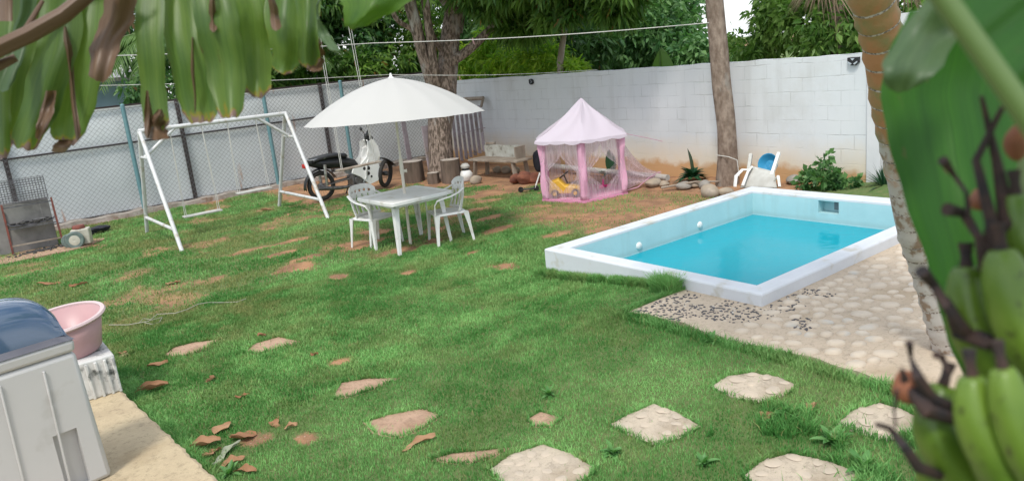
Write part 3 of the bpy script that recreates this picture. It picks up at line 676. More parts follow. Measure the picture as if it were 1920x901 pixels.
# rope swing from the mango tree
a = onY(634,320,12.5); b = onY(709,303,12.5)
t = thing('tree_swing', 'rope swing with a grey plank hanging from the tree before the motorcycle', 'swing', (a.x,12.5,a.z)); b_ = b-a
MB().beam((-.02,0,0), b_+Vector((.03,0,0)), .028, .15, up=(0,1,0)).build('seat', M['wood_old'], t, bevel=.004)
for bx_, tx in ((.06, (5.62,5.66)), (b_.x-.08, (6.17,6.22))):
    for q in (0, 1):
        zz = b_.z*bx_/b_.x
        MB().tube([(bx_+q*.07-.02,(q-.5)*.1,zz), (tx[q]-a.x+q*.03,(q-.5)*.04,4.5-a.z)], .006, 6).build('rope', M['rope'], t)

# ================================================================== TABLE, PARASOL, CHAIRS
TX, TY = 4.985, 9.035
t = thing('garden_table', 'square white plastic garden table under the parasol', 'table', (TX,TY,0), R(1))
def tabletop():
    mb = MB(); hw = .49; n = 12
    def outline(h, c, z):
        pts = []
        for k, (sx_, sy_) in enumerate(((1,1),(-1,1),(-1,-1),(1,-1))):
            for i in range(5):
                a = math.pi/2*(k+i/4); pts.append((sx_*(h-c)+c*math.cos(a), sy_*(h-c)+c*math.sin(a), z))
        return pts
    rings = [outline(hw-.012,.05,.675), outline(hw,.06,.675), outline(hw,.06,.712), outline(hw-.006,.055,.72), outline(hw-.05,.03,.72), outline(hw-.056,.03,.714)]
    vs = [p for r in rings for p in r]; m_ = 20; fs = []
    for i in range(len(rings)-1):
        for j in range(m_): fs.append((i*m_+j, i*m_+(j+1)%m_, (i+1)*m_+(j+1)%m_, (i+1)*m_+j))
    fs.append(tuple(5*m_+j for j in range(m_))); mb.add(vs, fs); return mb
tabletop().build('tabletop', M['white_plastic'], t, ang=30)
def lleg(x, y, sx_, sy_, zt=.69):      # angled plastic leg of L section, narrower at the foot
    mb = MB(); k = 2; vs = []
    for z, w_, o_ in ((0,.026,.0),(zt,.05,-.045)):
        cx, cy = x+sx_*o_, y+sy_*o_
        for dx, dy in ((0,0),(-w_*1.6,0),(-w_*1.6,-.014),(-.014,-.014),(-.014,-w_*1.6),(0,-w_*1.6)):
            vs.append((cx+sx_*dx, cy+sy_*dy, z))
    mb.add(vs, [(j,(j+1)%6,6+(j+1)%6,6+j) for j in range(6)]+[(5,4,3,2,1,0),(6,7,8,9,10,11)]); return mb
for sx_ in (-1,1):
    for sy_ in (-1,1): lleg(sx_*.43, sy_*.40, sx_, sy_).build('leg', M['white_plastic'], t, smooth=False, bevel=.004)
mb = MB()
for s in (-1,1): mb.box((0,s*.42,.655),(.8,.012,.04)); mb.box((s*.42,0,.655),(.012,.8,.04))
mb.build('apron', M['white_plastic'], t, smooth=False)

def chair(label, x, y, rz):
    t = thing('plastic_armchair', label, 'chair', (x,y,0), rz, 'white plastic armchairs at the garden table'); W = M['white_plastic']
    mb = MB()
    def seat(u, v):
        x = (u-.5)*2; y = (v-.5)*2; wdt = .235-.02*(1-v)
        z = .425-.018*(1-x*x)*(1-y*y) - (.035*max(0,(v-.86)/.14)**2) - .012*x**6
        return (x*wdt, -.21+.42*v, z)
    mb.grid(seat, 16, 14, lambda u, v: not (.35 < v < .75 and .12 < u < .88 and int(u*16) % 3 == 1 and False))
    mb.build('seat', W, t, solid=.014, ang=80)
    mb = MB()
    def back(u, v):
        a = (u-.5)*2*1.12; hgt_ = .43+.43*v*(1-.20*abs((u-.5)*2)**3.2)
        lean = .075*v; r = .25+.01*v
        return (r*math.sin(a)*1.02, -.19+.10*(1-math.cos(a))*1.6-lean-.02*math.sin(v*3.1), hgt_)
    def mk(u, v):
        k = int(u*30) % 5
        if .10 < v < .66 and .08 < u < .92 and k in (1,2,3) and not (v > .60 and k != 2): return False
        return not (.76 < v < .83 and .12 < u < .88 and int(u*30) % 4 in (1,2))
    mb.grid(back, 30, 24, mk); mb.build('backrest', W, t, solid=.013, ang=80)
    for s in (-1,1):
        pts = [(s*.235,-.20,.74),(s*.262,-.12,.695),(s*.285,.0,.66),(s*.292,.11,.645),(s*.285,.19,.625),(s*.262,.225,.56),(s*.245,.225,.43)]
        mb = MB(); mb.tube(pts, [.03,.028,.026,.027,.026,.022,.026], 10, flat=.38)
        mb.build('armrest', W, t)
        for q in (-1,1):
            yy = .215*q; fx, fy = s*(.25 if q > 0 else .24), yy+(.02 if q > 0 else -.055)
            mb = MB(); vs = []
            for z, w_, f in ((0,.017,1),(.25,.024,.45),(.42,.038,0)):
                cx = s*.215+(fx-s*.215)*f; cy = yy*.93+(fy-yy*.93)*f
                for dx, dy in ((w_,w_),(-w_,w_),(-w_*.8,w_*.4),(w_*.3,w_*.2),(w_*.4,-w_*.8),(w_,-w_)):
                    vs.append((cx+s*dx, cy+q*dy, z))
            mb.add(vs, [(i*6+j, i*6+(j+1)%6, i*6+6+(j+1)%6, i*6+6+j) for i in range(2) for j in range(6)]+[(5,4,3,2,1,0)])
            mb.build('leg', W, t, smooth=False, bevel=.003)
    mb = MB()                       # skirt below the seat
    for a, b in (((-.22,-.19),(-.22,.2)),((.22,-.19),(.22,.2)),((-.21,.205),(.21,.205)),((-.2,-.2),(.2,-.2))): mb.beam((*a,.405),(*b,.405),.035,.01,up=(0,0,1))
    mb.build('seat_skirt', W, t, smooth=False)
    return t
chair('white plastic armchair on the far left side of the table', 4.72, 9.50, R(180+14))
chair('white plastic armchair at the right end of the table, side on', 5.44, 8.73, R(72))

um = thing('parasol', 'large white garden parasol standing through the table', 'parasol', (TX+.02,TY+.05,0)); um.rotation_euler = (R(-1.0),R(1.6),0)
MB().tube([(0,0,0),(0,0,1.2)], .021, 14).build('lower_pole', M['pole_beige'] if 'pole_beige' in M else M.setdefault('pole_beige', pm('cream painted pole', (.66,.62,.54), (.58,.54,.46), 6, .4)), um)
MB().tube([(0,0,1.18),(0,0,2.28)], .016, 14).build('upper_pole', M['pole_beige'], um)
mb = MB(); mb.tube([(0,0,.98),(0,0,1.02),(0,0,1.2)], [.026,.028,.026], 14); mb.tube([(.02,-.01,1.02),(.06,-.03,1.02)], [.02,.026], 12); mb.build('clamp_knob', M['pole_beige'], um)
NR = 16; RR_ = 1.215; ZR = 1.735; ZA = 2.275
def can(u, v):
    a = 2*math.pi*u; fr = (u*NR) % 1; sag = math.sin(math.pi*fr)
    r = RR_*v*(1-.020*sag*v); z = ZA-(ZA-ZR)*(.28*v+.72*v*v) + .0*sag + -.012*sag*v*(1-v)*2
    return (r*math.cos(a), r*math.sin(a), z+.004*sag*v**6)
mb = MB(); mb.grid(can, NR*6, 20); mb.build('canopy', M['umbrella'], um, ang=80)
mb = MB(); mb.lathe([(.0,2.335),(.012,2.33),(.017,2.30),(.024,2.285),(.045,2.265)], n=14); mb.build('finial', M['white_plastic'], um)
for k in range(NR):
    a = 2*math.pi*k/NR; pts = [(RR_*v*math.cos(a), RR_*v*math.sin(a), ZA-(ZA-ZR)*(.28*v+.72*v*v)-.008) for v in (0,.25,.5,.75,1)]
    rb = MB().tube(pts, .004, 5).build('rib', M['grey_metal'], um)
    v = .52; MB().tube([(.03*math.cos(a),.03*math.sin(a),1.82),(RR_*v*math.cos(a), RR_*v*math.sin(a), ZA-(ZA-ZR)*(.28*v+.72*v*v)-.01)], .004, 5).build('strut', M['grey_metal'], rb)
MB().tube([(0,0,1.79),(0,0,1.86)], .03, 12).build('runner', M['white_plastic'], um)

# ================================================================== MOTORCYCLE (underbone), seen from its right side
mo = thing('motorcycle', 'black and white step-through motorcycle parked by the fence', 'motorcycle', (6.62,14.05,.0), R(2)); mo.scale = (1.04,1.04,1.04); K = M['black_plastic']
def wheel(par, c, rad, steer=0, lean=0):
    w_ = bpy.data.objects.new('wheel', None); COL.objects.link(w_); w_.parent = par; w_.location = c; w_.rotation_euler = (lean, 0, steer)
    Mx = Matrix(((1,0,0),(0,0,-1),(0,1,0)))
    prof = [(rad-.042+.042*math.cos(a), .042*math.sin(a)) for a in [2*math.pi*i/10 for i in range(10)]]
    MB().lathe(prof, n=40, M=Mx, close=True).build('tyre', M['tyre'], w_)
    prof = [(rad-.075,-.02),(rad-.06,-.022),(rad-.06,.022),(rad-.075,.02)]
    MB().lathe(prof, n=40, M=Mx, close=True).build('rim', M['chrome'], w_)
    mb = MB()
    for k in range(18):
        a = 2*math.pi*k/18; s = 1 if k % 2 else -1
        mb.tube([(.03*math.cos(a+.5*s), s*.03, .03*math.sin(a+.5*s)), ((rad-.07)*math.cos(a), 0, (rad-.07)*math.sin(a))], .002, 4)
    mb.build('spokes', M['grey_metal'], w_); MB().lathe([(0,-.06),(.045,-.055),(.05,-.02),(.05,.02),(.045,.055),(0,.06)], n=18, M=Mx).build('hub', M['grey_metal'], w_)
    return w_
wheel(mo, (-.66,0,.285), .285); wheel(mo, (.72,-.04,.285), .285, R(34), R(8))
# leg shield with round ports
mb = MB(); prof = [(.46,1.0,.06),(.52,.90,.09),(.52,.80,.12),(.48,.66,.17),(.40,.55,.20),(.36,.42,.21),(.36,.30,.19),(.30,.20,.12)]
def shield(u, v):
    i = min(int(v*7), 6); f = v*7-i; a, b = prof[i], prof[i+1]; x = a[0]*(1-f)+b[0]*f; z = a[1]*(1-f)+b[1]*f; w_ = a[2]*(1-f)+b[2]*f
    s = (u-.5)*2; return (x-.16*abs(s)**2*(1 if v > .2 else .5), s*w_, z)
mb.grid(shield, 16, 28); mb.build('leg_shield', M['white_plastic'], mo, solid=.012, ang=70)
for s in (-1, 1):
    mb = MB(); side = [(.47,1.0),(.56,.86),(.58,.68),(.52,.52),(.54,.38),(.46,.20),(.28,.16),(.10,.34),(-.06,.43),(-.03,.50),(.14,.56),(.29,.68),(.35,.82),(.36,.96)]
    n = len(side); yy = s*.17; vs = [(x,yy,z) for x,z in side]+[(x-.01,yy-s*.02,z) for x,z in side]
    cx = sum(p[0] for p in side)/n; cz = sum(p[1] for p in side)/n
    mb.add(vs, [tuple(range(n)), tuple(range(2*n-1,n-1,-1))]+[(j,(j+1)%n,n+(j+1)%n,n+j) for j in range(n)]); mb.build('side_fairing', M['white_plastic'], mo, smooth=False, bevel=.006)
    for (hx, hz, hr) in ((.20,.475,.03),(.29,.47,.032),(.27,.37,.034),(.33,.30,.02)):
        MB().lathe([(0,0),(hr,0),(hr+.004,-.004)], (hx,yy+s*.004,hz), 18, Matrix(((1,0,0),(0,0,s),(0,1,0)))).build('port', K, mo)
mb = MB(); mb.grid(lambda u, v: (-.80+.70*v, (u-.5)*(.24-.05*v), .79+.035*math.sin(v*3)-.04*abs((u-.5)*2)**3-.05*max(0,v-.75)), 10, 16); mb.build('seat', K, mo, solid=.07, ang=80)
mb = MB(); mb.tube([(-.86,0,.76),(-.6,0,.70),(-.2,0,.66),(.05,0,.58),(.18,0,.42)], [.06,.10,.11,.09,.06], 12, flat=1.1); mb.build('body', K, mo)
mb = MB(); mb.tube([(-.86,.10,.80),(-.95,.08,.83),(-.95,-.08,.83),(-.86,-.10,.80),(-.55,-.12,.80)], .012, 8); mb.tube([(-.86,.10,.80),(-.55,.12,.80)], .012, 8); mb.build('grab_rail', M['chrome'], mo)
mb = MB(); mb.grid(lambda u, v: (-.66+.33*math.cos(R(20+165*v)), (u-.5)*.12, .285+.33*math.sin(R(20+165*v))-.02*abs((u-.5)*2)**2), 6, 18); mb.build('rear_fender', K, mo, solid=.008)
mb = MB(); mb.box((-.93,0,.70), (.06,.14,.08)); mb.build('tail_lamp', M['red_lens'], mo, bevel=.015)
for s in (-1,1):
    mb = MB(); mb.tube([(-.60,s*.12,.28),(-.60,s*.13,.50)], .024, 12); mb.tube([(-.60,s*.13,.50),(-.59,s*.13,.68)], .03, 12); mb.build('shock_absorber', M['chrome'], mo)
    MB().beam((-.70,s*.09,.285),(.02,s*.07,.33),.04,.02).build('swingarm', M['grey_metal'], mo, bevel=.004)
mb = MB(); mb.tube([(.20,-.13,.20),(.0,-.15,.18),(-.35,-.16,.20),(-.75,-.17,.26),(-.82,-.17,.27)], [.016,.018,.036,.04,.03], 12); mb.build('exhaust', M['grey_metal'], mo)
eng = MB(); eng.box((.08,0,.28), (.26,.24,.18)); eng.tube([(.18,0,.30),(.36,0,.34)], .065, 12)
for k in range(6): eng.tube([(.20+k*.025,0,.305+k*.006),(.208+k*.025,0,.307+k*.006)], .082, 12)
eng.tube([(.06,-.13,.27),(.06,-.15,.27)], .085, 18); eng.build('engine', M['grey_metal'], mo, bevel=.01)
mb = MB(); mb.tube([(.24,-.05,.26),(.30,-.13,.16),(.15,-.16,.13),(.0,-.15,.18)], .014, 8); mb.build('exhaust_pipe', M['chrome'], mo)
mb = MB(); mb.beam((.02,-.12,.16),(.02,-.26,.16),.03,.02); mb.beam((.02,.12,.16),(.02,.26,.16),.03,.02); mb.tube([(-.0,.18,.18),(-.06,.24,.0)], .012, 8); mb.build('foot_pegs', K, mo)
mb = MB(); mb.tube([(.24,-.12,.24),(.18,-.16,.10),(-.05,-.17,.1)], .008, 6); mb.build('brake_pedal', M['chrome'], mo)
for s in (-1,1):
    MB().tube([(.60,s*.07-.03,.30),(.53,s*.07,.62),(.48,s*.05,.80)], [.022,.026,.024], 10).build('fork', M['dark_steel'], mo)
mb = MB(); mb.grid(lambda u, v: (.61+.335*math.cos(R(25+125*v)), (u-.5)*.13-.03-.12*(math.cos(R(25+125*v))*.5), .285+.33*math.sin(R(25+125*v))-.02*abs((u-.5)*2)**2), 6, 16); mb.build('front_fender', K, mo, solid=.008)
mb = MB(); mb.tube([(.55,0,.62),(.50,0,.85),(.45,0,1.0)], [.10,.08,.06], 12, flat=.9); mb.build('front_cowl', K, mo)
mb = MB(); mb.tube([(.22,-.36,1.08),(.30,-.22,1.10),(.45,-.02,1.09),(.60,.16,1.18),(.66,.32,1.24)], [.022,.017,.045,.017,.022], 10); mb.tube([(.45,0,.98),(.45,0,1.10)], [.05,.06], 10); mb.build('handlebar', K, mo)
mb = MB(); mb.tube([(.54,0,1.0),(.46,0,1.03),(.42,0,1.04)], [.05,.09,.06], 14); mb.build('headlamp_cowl', K, mo)
for (x, y, z, dx) in ((.30,-.22,1.10,-.10),(.62,.20,1.20,.06)):
    g = MB(); g.tube([(x,y,z),(x+dx*.5,y-.02,z+.08),(x+dx,y-.04,z+.12)], .006, 6); h = g.build('mirror_stalk', K, mo)
    MB().rock((x+dx,y-.04,z+.14), (.025,.10,.07), 1, 6, rough=.02).build('mirror', K, h)

# ================================================================== PLAY TENT
hc = Vector((8.69, 9.455, 0)); V1 = Vector((7.892-8.612, 9.668-9.504)); a0_ = math.atan2(V1.y, V1.x); rh = V1.length*1.10
te = thing('play_tent', 'pink princess play tent with a lilac roof and sheer net sides', 'tent', hc)
def hx(k, r=rh): a = a0_+k*math.pi/3; return Vector((r*math.cos(a), r*math.sin(a), 0))
mb = MB(); mb.add([hx(k, rh+.01)+Vector((0,0,.02+gzf(hc.x,hc.y))) for k in range(6)]+[hx(k, rh+.01)+Vector((0,0,-.02)) for k in range(6)], [tuple(range(6))]+[(j,(j+1)%6,6+(j+1)%6,6+j) for j in range(6)]); mb.build('floor_sheet', M['pink_mat'], te, smooth=False)
for k in range(6):
    p = hx(k, rh-.03); d0 = (hx(k+1)-hx(k)).normalized(); d1 = (hx(k-1)-hx(k)).normalized(); mb = MB()
    pts0 = [p+d0*.075, p+d0*.04+hx(k).normalized()*.010, p+hx(k).normalized()*.024, p+d1*.04+hx(k).normalized()*.010, p+d1*.075]
    mb.grid(lambda u, v: (pts0[min(int(u*4),4)]*(1-(u*4-min(int(u*4),3)))+pts0[min(int(u*4)+1,4)]*(u*4-min(int(u*4),3)) if u < 1 else pts0[4])*(1-.02*math.sin(v*9+u*5))+Vector((0,0,.02+.95*v)), 4, 12)
    mb.build('post_sleeve', M['pink_sleeve'], te, solid=.012, ang=80)
AP = Vector((.10,.02,1.60))
def roof(u, v):
    a = u*6; k = int(a) % 6; f = a-int(a); e = hx(k, rh*1.06)*(1-f)+hx(k+1, rh*1.06)*f
    zz = AP.z-(AP.z-.99)*v; p = AP*(1-v)+e*v; p.z = zz-.035*math.sin(v*math.pi)-.03*math.sin(v*3.1)*math.sin(f*math.pi)
    return p*(1+.006*math.sin(u*70+v*8)) if v > 0 else p
mb = MB(); mb.grid(roof, 72, 18)
def scal(u, v):
    p = roof(u, 1.0); a = u*6; f = (a*3) % 1; dz = v*(.035+.022*abs(math.sin(math.pi*f)))
    q = Vector((p.x,p.y,0)).normalized()*.01*v; return Vector((p.x+q.x, p.y+q.y, p.z-dz))
mb.grid(scal, 144, 3); 
rf = mb.build('roof', M['tent_top'], te, ang=50)
for k in range(6):                     # sheer sides gathered at the posts
    mb = MB(); A0 = hx(k, rh-.02); A1 = hx(k+1, rh-.02)
    for side in (0, 1):
        P0, P1 = (A0, A1) if side == 0 else (A1, A0)
        def drape(u, v):
            wd = .55-.40*math.exp(-((v-.45)/.22)**2) if k in (0,1,5,3) else .55-.1*math.sin(v*3)
            q = P0+(P1-P0)*(u*wd); nrm = Vector((q.x,q.y,0)).normalized()
            return q+nrm*(.006*math.sin(u*26+v*1.0+k))+Vector((0,0,.03+.93*v))
        mb.grid(drape, 22, 14)
    mb.build('net_curtain', M['net'], te)
# net pulled out to the right over the flower bed
mb = MB(); q0 = hx(2)+Vector((0,0,1.0)); q1 = hx(2)+Vector((.0,0,.03)); 
e0 = onX(1262,268,10.3)-hc; e1 = onX(1238,322,9.95)-hc; q0 = Vector((8.896-hc.x,8.777-hc.y,.98)); q1 = Vector((8.896-hc.x,8.777-hc.y,.03))
def wing(u, v):
    top = q0*(1-u)+e1*u+Vector((0,0,-.30*math.sin(u*math.pi)*.6)); bot = q1*(1-u)+(e1+Vector((0,0,-.05)))*u
    return bot*(1-v)+top*v+Vector((.02*math.sin(v*22),.02*math.cos(v*20+u*4),0))
mb.grid(wing, 20, 20); mb.grid(lambda u, v: wing(u, v)+Vector((.03,.03,0)), 20, 20); mb.build('net_curtain', M['net'], te)
mb = MB(); mb.tube([q1, q1*.6+e1*.4+Vector((0,0,-.06)), q1*.3+e1*.7, e1], .008, 6); mb.tube([q0+Vector((0,0,.04)), q0*.5+e0*.5+Vector((0,0,.02)), e0*.8+q0*.2], .005, 6)
mb.build('hem_cord', M['pink_sleeve'], te)
mb = MB()
for k in range(6): mb.tube([hx(k)+Vector((0,0,.985)), hx(k+1)+Vector((0,0,.985))], .007, 6)
mb.build('frame_rods', M['pvc'], te)

# yellow ride-on toy inside the tent
c = at(1066,368,.04); ty = thing('toy_car', 'yellow ride-on toy car just inside the left net of the tent', 'toy car', (c.x+.05,c.y+.10,.03), R(-55)); Yp = M['yellow_plastic']
mb = MB(); prof = [(-.27,.10,.09),(-.25,.27,.09),(-.10,.32,.10),(.00,.20,.10),(.14,.19,.11),(.25,.17,.10),(.28,.09,.08)]
vs = []; 
for x, z, w_ in prof: vs += [(x,-w_,.06),(x,-w_,z*.9),(x,-w_*.6,z),(x,w_*.6,z),(x,w_,z*.9),(x,w_,.06)]
mb.add(vs, [(i*6+j,i*6+(j+1)%6,i*6+6+(j+1)%6,i*6+6+j) for i in range(6) for j in range(6)]+[(0,1,2,3,4,5),(41,40,39,38,37,36)]); mb.build('body', Yp, ty, bevel=.012)
for sx_ in (-.17,.18):
    for s in (-1,1):
        w_ = MB().lathe([(0,-.02),(.06,-.02),(.068,-.01),(.068,.01),(.06,.02),(0,.02)], (sx_,s*.12,.068), 20, Matrix(((1,0,0),(0,0,-1),(0,1,0)))).build('wheel', K, ty)
        MB().lathe([(0,.0),(.035,.0),(.03,.006)], (sx_,s*.142,.068), 16, Matrix(((1,0,0),(0,0,s),(0,1,0)))).build('hubcap', Yp, w_)
mb = MB(); mb.lathe([(.085+.012*math.cos(a), .012*math.sin(a)) for a in [i*math.pi/4 for i in range(8)]], (-.02,0,.36), 20, Euler((0,R(-35),0)).to_matrix(), close=True); mb.tube([(-.02,0,.36),(.03,0,.22)], .012, 8); mb.build('steering_wheel', K, ty)
# magenta toy
c = at(1135,352,.05); tt = MB(); tt.tube([(-.14,0,.03),(-.04,.02,.05),(.14,0,.04)], [.012,.02,.012], 8); tt.tube([(-.05,.0,.04),(-.02,.02,.16)], [.02,.012], 8); tt.tube([(.02,-.05,.03),(.04,.06,.03)], [.015,.015], 8); tt.rock((-.10,-.01,.05),(.10,.07,.06),3,6)
o = tt.build('toy', M['magenta_plastic']); o.location = (c.x,c.y,.04); tag(o, 'small magenta plastic toy on the pink tent floor', 'toy')
# small kick bike leaning outside the tent, left
c = at(1004,358,0); kb = thing('toy_scooter', 'small toy scooter with white bar and black wheel left of the tent', 'toy scooter', (c.x,c.y,0), R(-40))
MB().tube([(.0,0,.06),(.06,0,.20),(.10,0,.30)], .014, 8).build('steering_bar', M['white_plastic'], kb); MB().tube([(.10,-.09,.30),(.10,.09,.30)], .014, 8).build('handle', M['white_plastic'], kb)
MB().beam((.0,0,.05),(-.26,0,.05),.08,.018).build('deck', K, kb, bevel=.004)
for x in (.02,-.26): MB().lathe([(0,-.012),(.05,-.012),(.05,.012),(0,.012)], (x,0,.05), 18, Matrix(((1,0,0),(0,0,-1),(0,1,0)))).build('wheel', K, kb)

# ================================================================== BARBECUE CORNER
bq = thing('barbecue_stand', 'rusty red barbecue stand with sooty tray before the grey block wall', 'barbecue', (1.12,14.83,0), R(-4))
for x in (-.37,.37):
    MB().beam((x,0,-.02),(x*.96,.0,.86),.028,.028).build('leg', M['rust'], bq); MB().beam((x,.22,-.02),(x*.96,.2,.72),.022,.022).build('leg', M['rust'], bq)
for z, y in ((.80,0),(.44,0),(.16,.0)): MB().beam((-.37,y,z),(.37,y,z),.025,.02).build('crossbar', M['soot'] if z > .2 else M['wood_old'], bq)
mb = MB(); mb.grid(lambda u, v: ((u-.5)*.70, v*.22, .46+.06*(1-(1-abs(2*u-1))**.3)-.0), 14, 5); mb.build('tray', M['soot'], bq, solid=.006)
mb = MB(); r_ = random.Random(3)
for k in range(26): mb.rock((r_.uniform(-.3,.3), r_.uniform(0,.18), .49+r_.uniform(0,.03)), (r_.uniform(.05,.1),.05,.035), k, 5)
o = mb.build('coals', M['charcoal'], bq)
MB().rock((.12,.05,.535),(.2,.04,.012),4,6,rough=.3).build('foil', M['chrome'], bq)
cg = thing('wire_cage', 'fine wire grill basket standing upright on the barbecue stand', 'wire basket', (1.10,14.86,.84), R(-4))
mb = MB()
for k in range(17): x = -.34+k*.0425; mb.tube([(x,0,0),(x,.0,.40)], .0035, 4)
for k in range(12): z = k*.0363; mb.tube([(-.34,.002,z),(.34,.002,z)], .0035, 4)
mb.build('front_grid', M['soot'], cg)
mb = MB()
for k in range(17): x = -.34+k*.0425; mb.tube([(x,.2,0),(x,.2,.36)], .0035, 4)
for k in range(10): z = k*.04; mb.tube([(-.34,.2,z),(.34,.2,z)], .0035, 4)
for x in (-.34,.34):
    for z in (.0,.2,.37): mb.tube([(x,0,z),(x,.2,z)], .0035, 4)
mb.build('rear_grid', M['soot'], cg)
as_ = MB(); n = 40; r_ = random.Random(9)
ring = [(1.05+math.cos(a)*(.95+.08*math.sin(3*a))*(1.1 if math.cos(a) > 0 else 1), 14.62+math.sin(a)*.42*(1+.12*math.sin(5*a)), gzf(1.0,14.6)+.018) for a in [2*math.pi*i/n for i in range(n)]]
as_.add([(1.05,14.6,ring[0][2]+.01)]+ring+[(x,y,z-.06) for x,y,z in ring], [(0,1+i,1+(i+1)%n) for i in range(n)]+[(1+i,n+1+i,n+1+(i+1)%n,1+(i+1)%n) for i in range(n)])
tag(as_.build('hearth_slab', M['pink_gravel'], smooth=False), kind='structure')
mb = MB()
for k in range(120): mb.rock((1.2+r_.gauss(0,.25), 14.72+r_.gauss(0,.09), gzf(1,14.7)+.03), (r_.uniform(.02,.07),r_.uniform(.02,.05),r_.uniform(.015,.04)), k, 4)
tag(mb.build('charcoal_heap', M['charcoal']), 'black charcoal bits spilled on the slab under the barbecue', 'charcoal', kind='stuff')
gc = thing('wheeled_canister', 'small cream canister with a grey green wheel by the barbecue', 'canister', (1.66,14.42,gzf(1.66,14.4)), R(-20))
MB().box((.06,.1,.17),(.28,.2,.27)).build('body', M['cream'], gc, bevel=.02); MB().lathe([(0,.035),(.09,.03),(.10,0),(.10,-.02)], (.04,.1,.33), 18).build('lid', M['rust'], gc)
w_ = MB().lathe([(.085,-.03),(.13,-.035),(.145,-.02),(.145,.02),(.13,.035),(.085,.03)], (-.02,-.06,.145), 26, Matrix(((1,0,0),(0,0,-1),(0,1,0))), close=True).build('wheel', M['green_grey'], gc)
MB().lathe([(0,-.02),(.03,-.03),(.085,-.02)], (-.02,-.07,.145), 20, Matrix(((1,0,0),(0,0,1),(0,1,0)))).build('hub', M['cream'], w_)
MB().lathe([(.06,-.02),(.11,-.025),(.12,0),(.11,.02),(.06,.02)], (-.13,.02,.13), 22, Matrix(((1,0,0),(0,0,-1),(0,1,0))), close=True).build('wheel', M['green_grey'], gc)
mb = MB(); c = G(176,440)
for k in range(7): mb.rock((c.x+r_.uniform(-.2,.2), c.y+.05+r_.uniform(-.08,.08), c.z+.05+r_.uniform(0,.05)), (r_.uniform(.14,.26),.14,.10), k+20, 8, rough=.4)
tag(mb.build('dark_rag', M['black_cloth']), 'crumpled dark cloth on the grass beside the canister', 'cloth')

# ================================================================== LOGS, BOARDS, BENCH, STONES
def log(px, py, r, h, label, grp='cut logs standing under the mango tree', seed=0):
    c = at(px, py, 0); t = thing('log_stump', label, 'log', (c.x,c.y,0), 0, grp); r_ = random.Random(seed); ph = [r_.uniform(0,6) for _ in range(4)]
    def f(u, v): a = 2*math.pi*u; rr = r*(1+.05*math.sin(3*a+ph[0])+.035*math.sin(7*a+ph[1])+.02*math.sin(15*a))*(1-.05*v); return (rr*math.cos(a), rr*math.sin(a), -.04+(h+.04)*v)
    MB().grid(f, 40, 8).build('bark', M['log_side'], t); n = 40
    vs = [(0,0,h+.004)]+[f(i/n,1) for i in range(n)]; MB().add(vs, [(0,1+i,1+(i+1)%n) for i in range(n)]).build('cut_face', M['log_top'], t, smooth=False)
log(777,340,.235,.44,'reddish cut log left of the mango trunk, split bark',seed=1); log(814,343,.125,.22,'shortest cut log, between the two big ones',seed=2); log(848,341,.20,.47,'tall grey cut log right of the mango trunk',seed=3)
bg_ = thing('picket_panel', 'row of faded pink pickets leaning at the wall, right of the trunk', 'picket panel', (9.6,13.9,0)); off = Vector((9.6,13.9,0))
for k in range(7):
    bt = onX(858+k*8.4, 305-k*3.5, 9.75); tp = onX(848+k*8.3, 212-k*2.3, 10.1)
    loc(MB().beam((bt.x,bt.y,max(bt.z,.02)),(tp.x,tp.y,tp.z),.018,.075,up=(1,0,0)).build('picket', M['wood_pink'], bg_, bevel=.003), off)
for pa, pb in (((866,250),(908,240)),((872,290),(912,282))):
    a = onX(*pa,10.0); b = onX(*pb,10.0); loc(MB().beam(a,b,.06,.02,up=(0,0,1)).build('rail', M['wood_pink'], bg_), off)
a = onX(870,186,10.25); b = onX(906,184,10.25); c2 = onX(902,200,10.25)
mb = MB(); mb.tube([a,b], .045, 10); mb.tube([b, c2], .03, 8)
tag(mb.build('timber_offcut', M['wood_old']), 'grey round timber resting at the top of the pickets', 'timber')
for (x0,y0,x1,y1,X_,lab) in ((771,312,756,228,8.6,'narrow faded pink board standing left of the mango trunk'),(810,322,796,236,8.35,'wide faded pink board leaning just left of the mango trunk')):
    a = onX(x0,y0,X_); b = onX(x1,y1,X_+.05); o = MB().beam((a.x,a.y,max(a.z-.1,0)), b, .03, .11 if X_ > 8.5 else .16, up=(1,0,0)).build('board', M['wood_pink'], bevel=.004); tag(o, lab, 'board', 'pink boards by the trunk')
be = thing('wooden_bench', 'low rough wooden bench with a boxy back by the wall', 'bench', (9.2,12.5,0), R(97))
MB().box((0,0,.36),(1.45,.46,.04)).build('seat', M['wood_old'], be, bevel=.006)
for x, y in ((-.6,-.17),(.6,-.17),(-.6,.17),(.6,.17)): MB().beam((x*1.02,y*1.05,-.02),(x*.93,y,.345),.085,.05).build('leg', M['wood_old'], be, bevel=.004)
o = MB().box((.12,-.20,.50),(1.02,.025,.25)).build('back_panel', M['bench_panel'] if 'bench_panel' in M else M.setdefault('bench_panel', pm('flaking white panel', (.52,.52,.47), (.38,.36,.30), 9, .85, .4, 40, c3=(.22,.2,.17), s3=9)), be, bevel=.003)
MB().box((-.52,-.09,.50),(.025,.30,.25)).build('end_panel', M['wood_old'], be, bevel=.003); MB().box((.45,-.22,.655),(.22,.08,.05), (.1,.0,.1)).build('loose_block', M['wood_old'], be, bevel=.004)
rl = [(1225,347,.30,'flat brown stone by the tent net, first of the flower bed row'),(1246,348,.22,'tan round stone second in the flower bed row'),(1281,352,.27,'grey green stone below the dark leafy plant'),(1305,350,.22,'pale narrow stone right of the grey green one'),
      (1322,352,.26,'flat stone partly behind the largest stone'),(1330,364,.33,'largest round tan stone left of the palm foot'),(1362,362,.26,'pinkish stone at the foot of the palm'),(1487,349,.30,'long pale stone right of the overturned chair')]
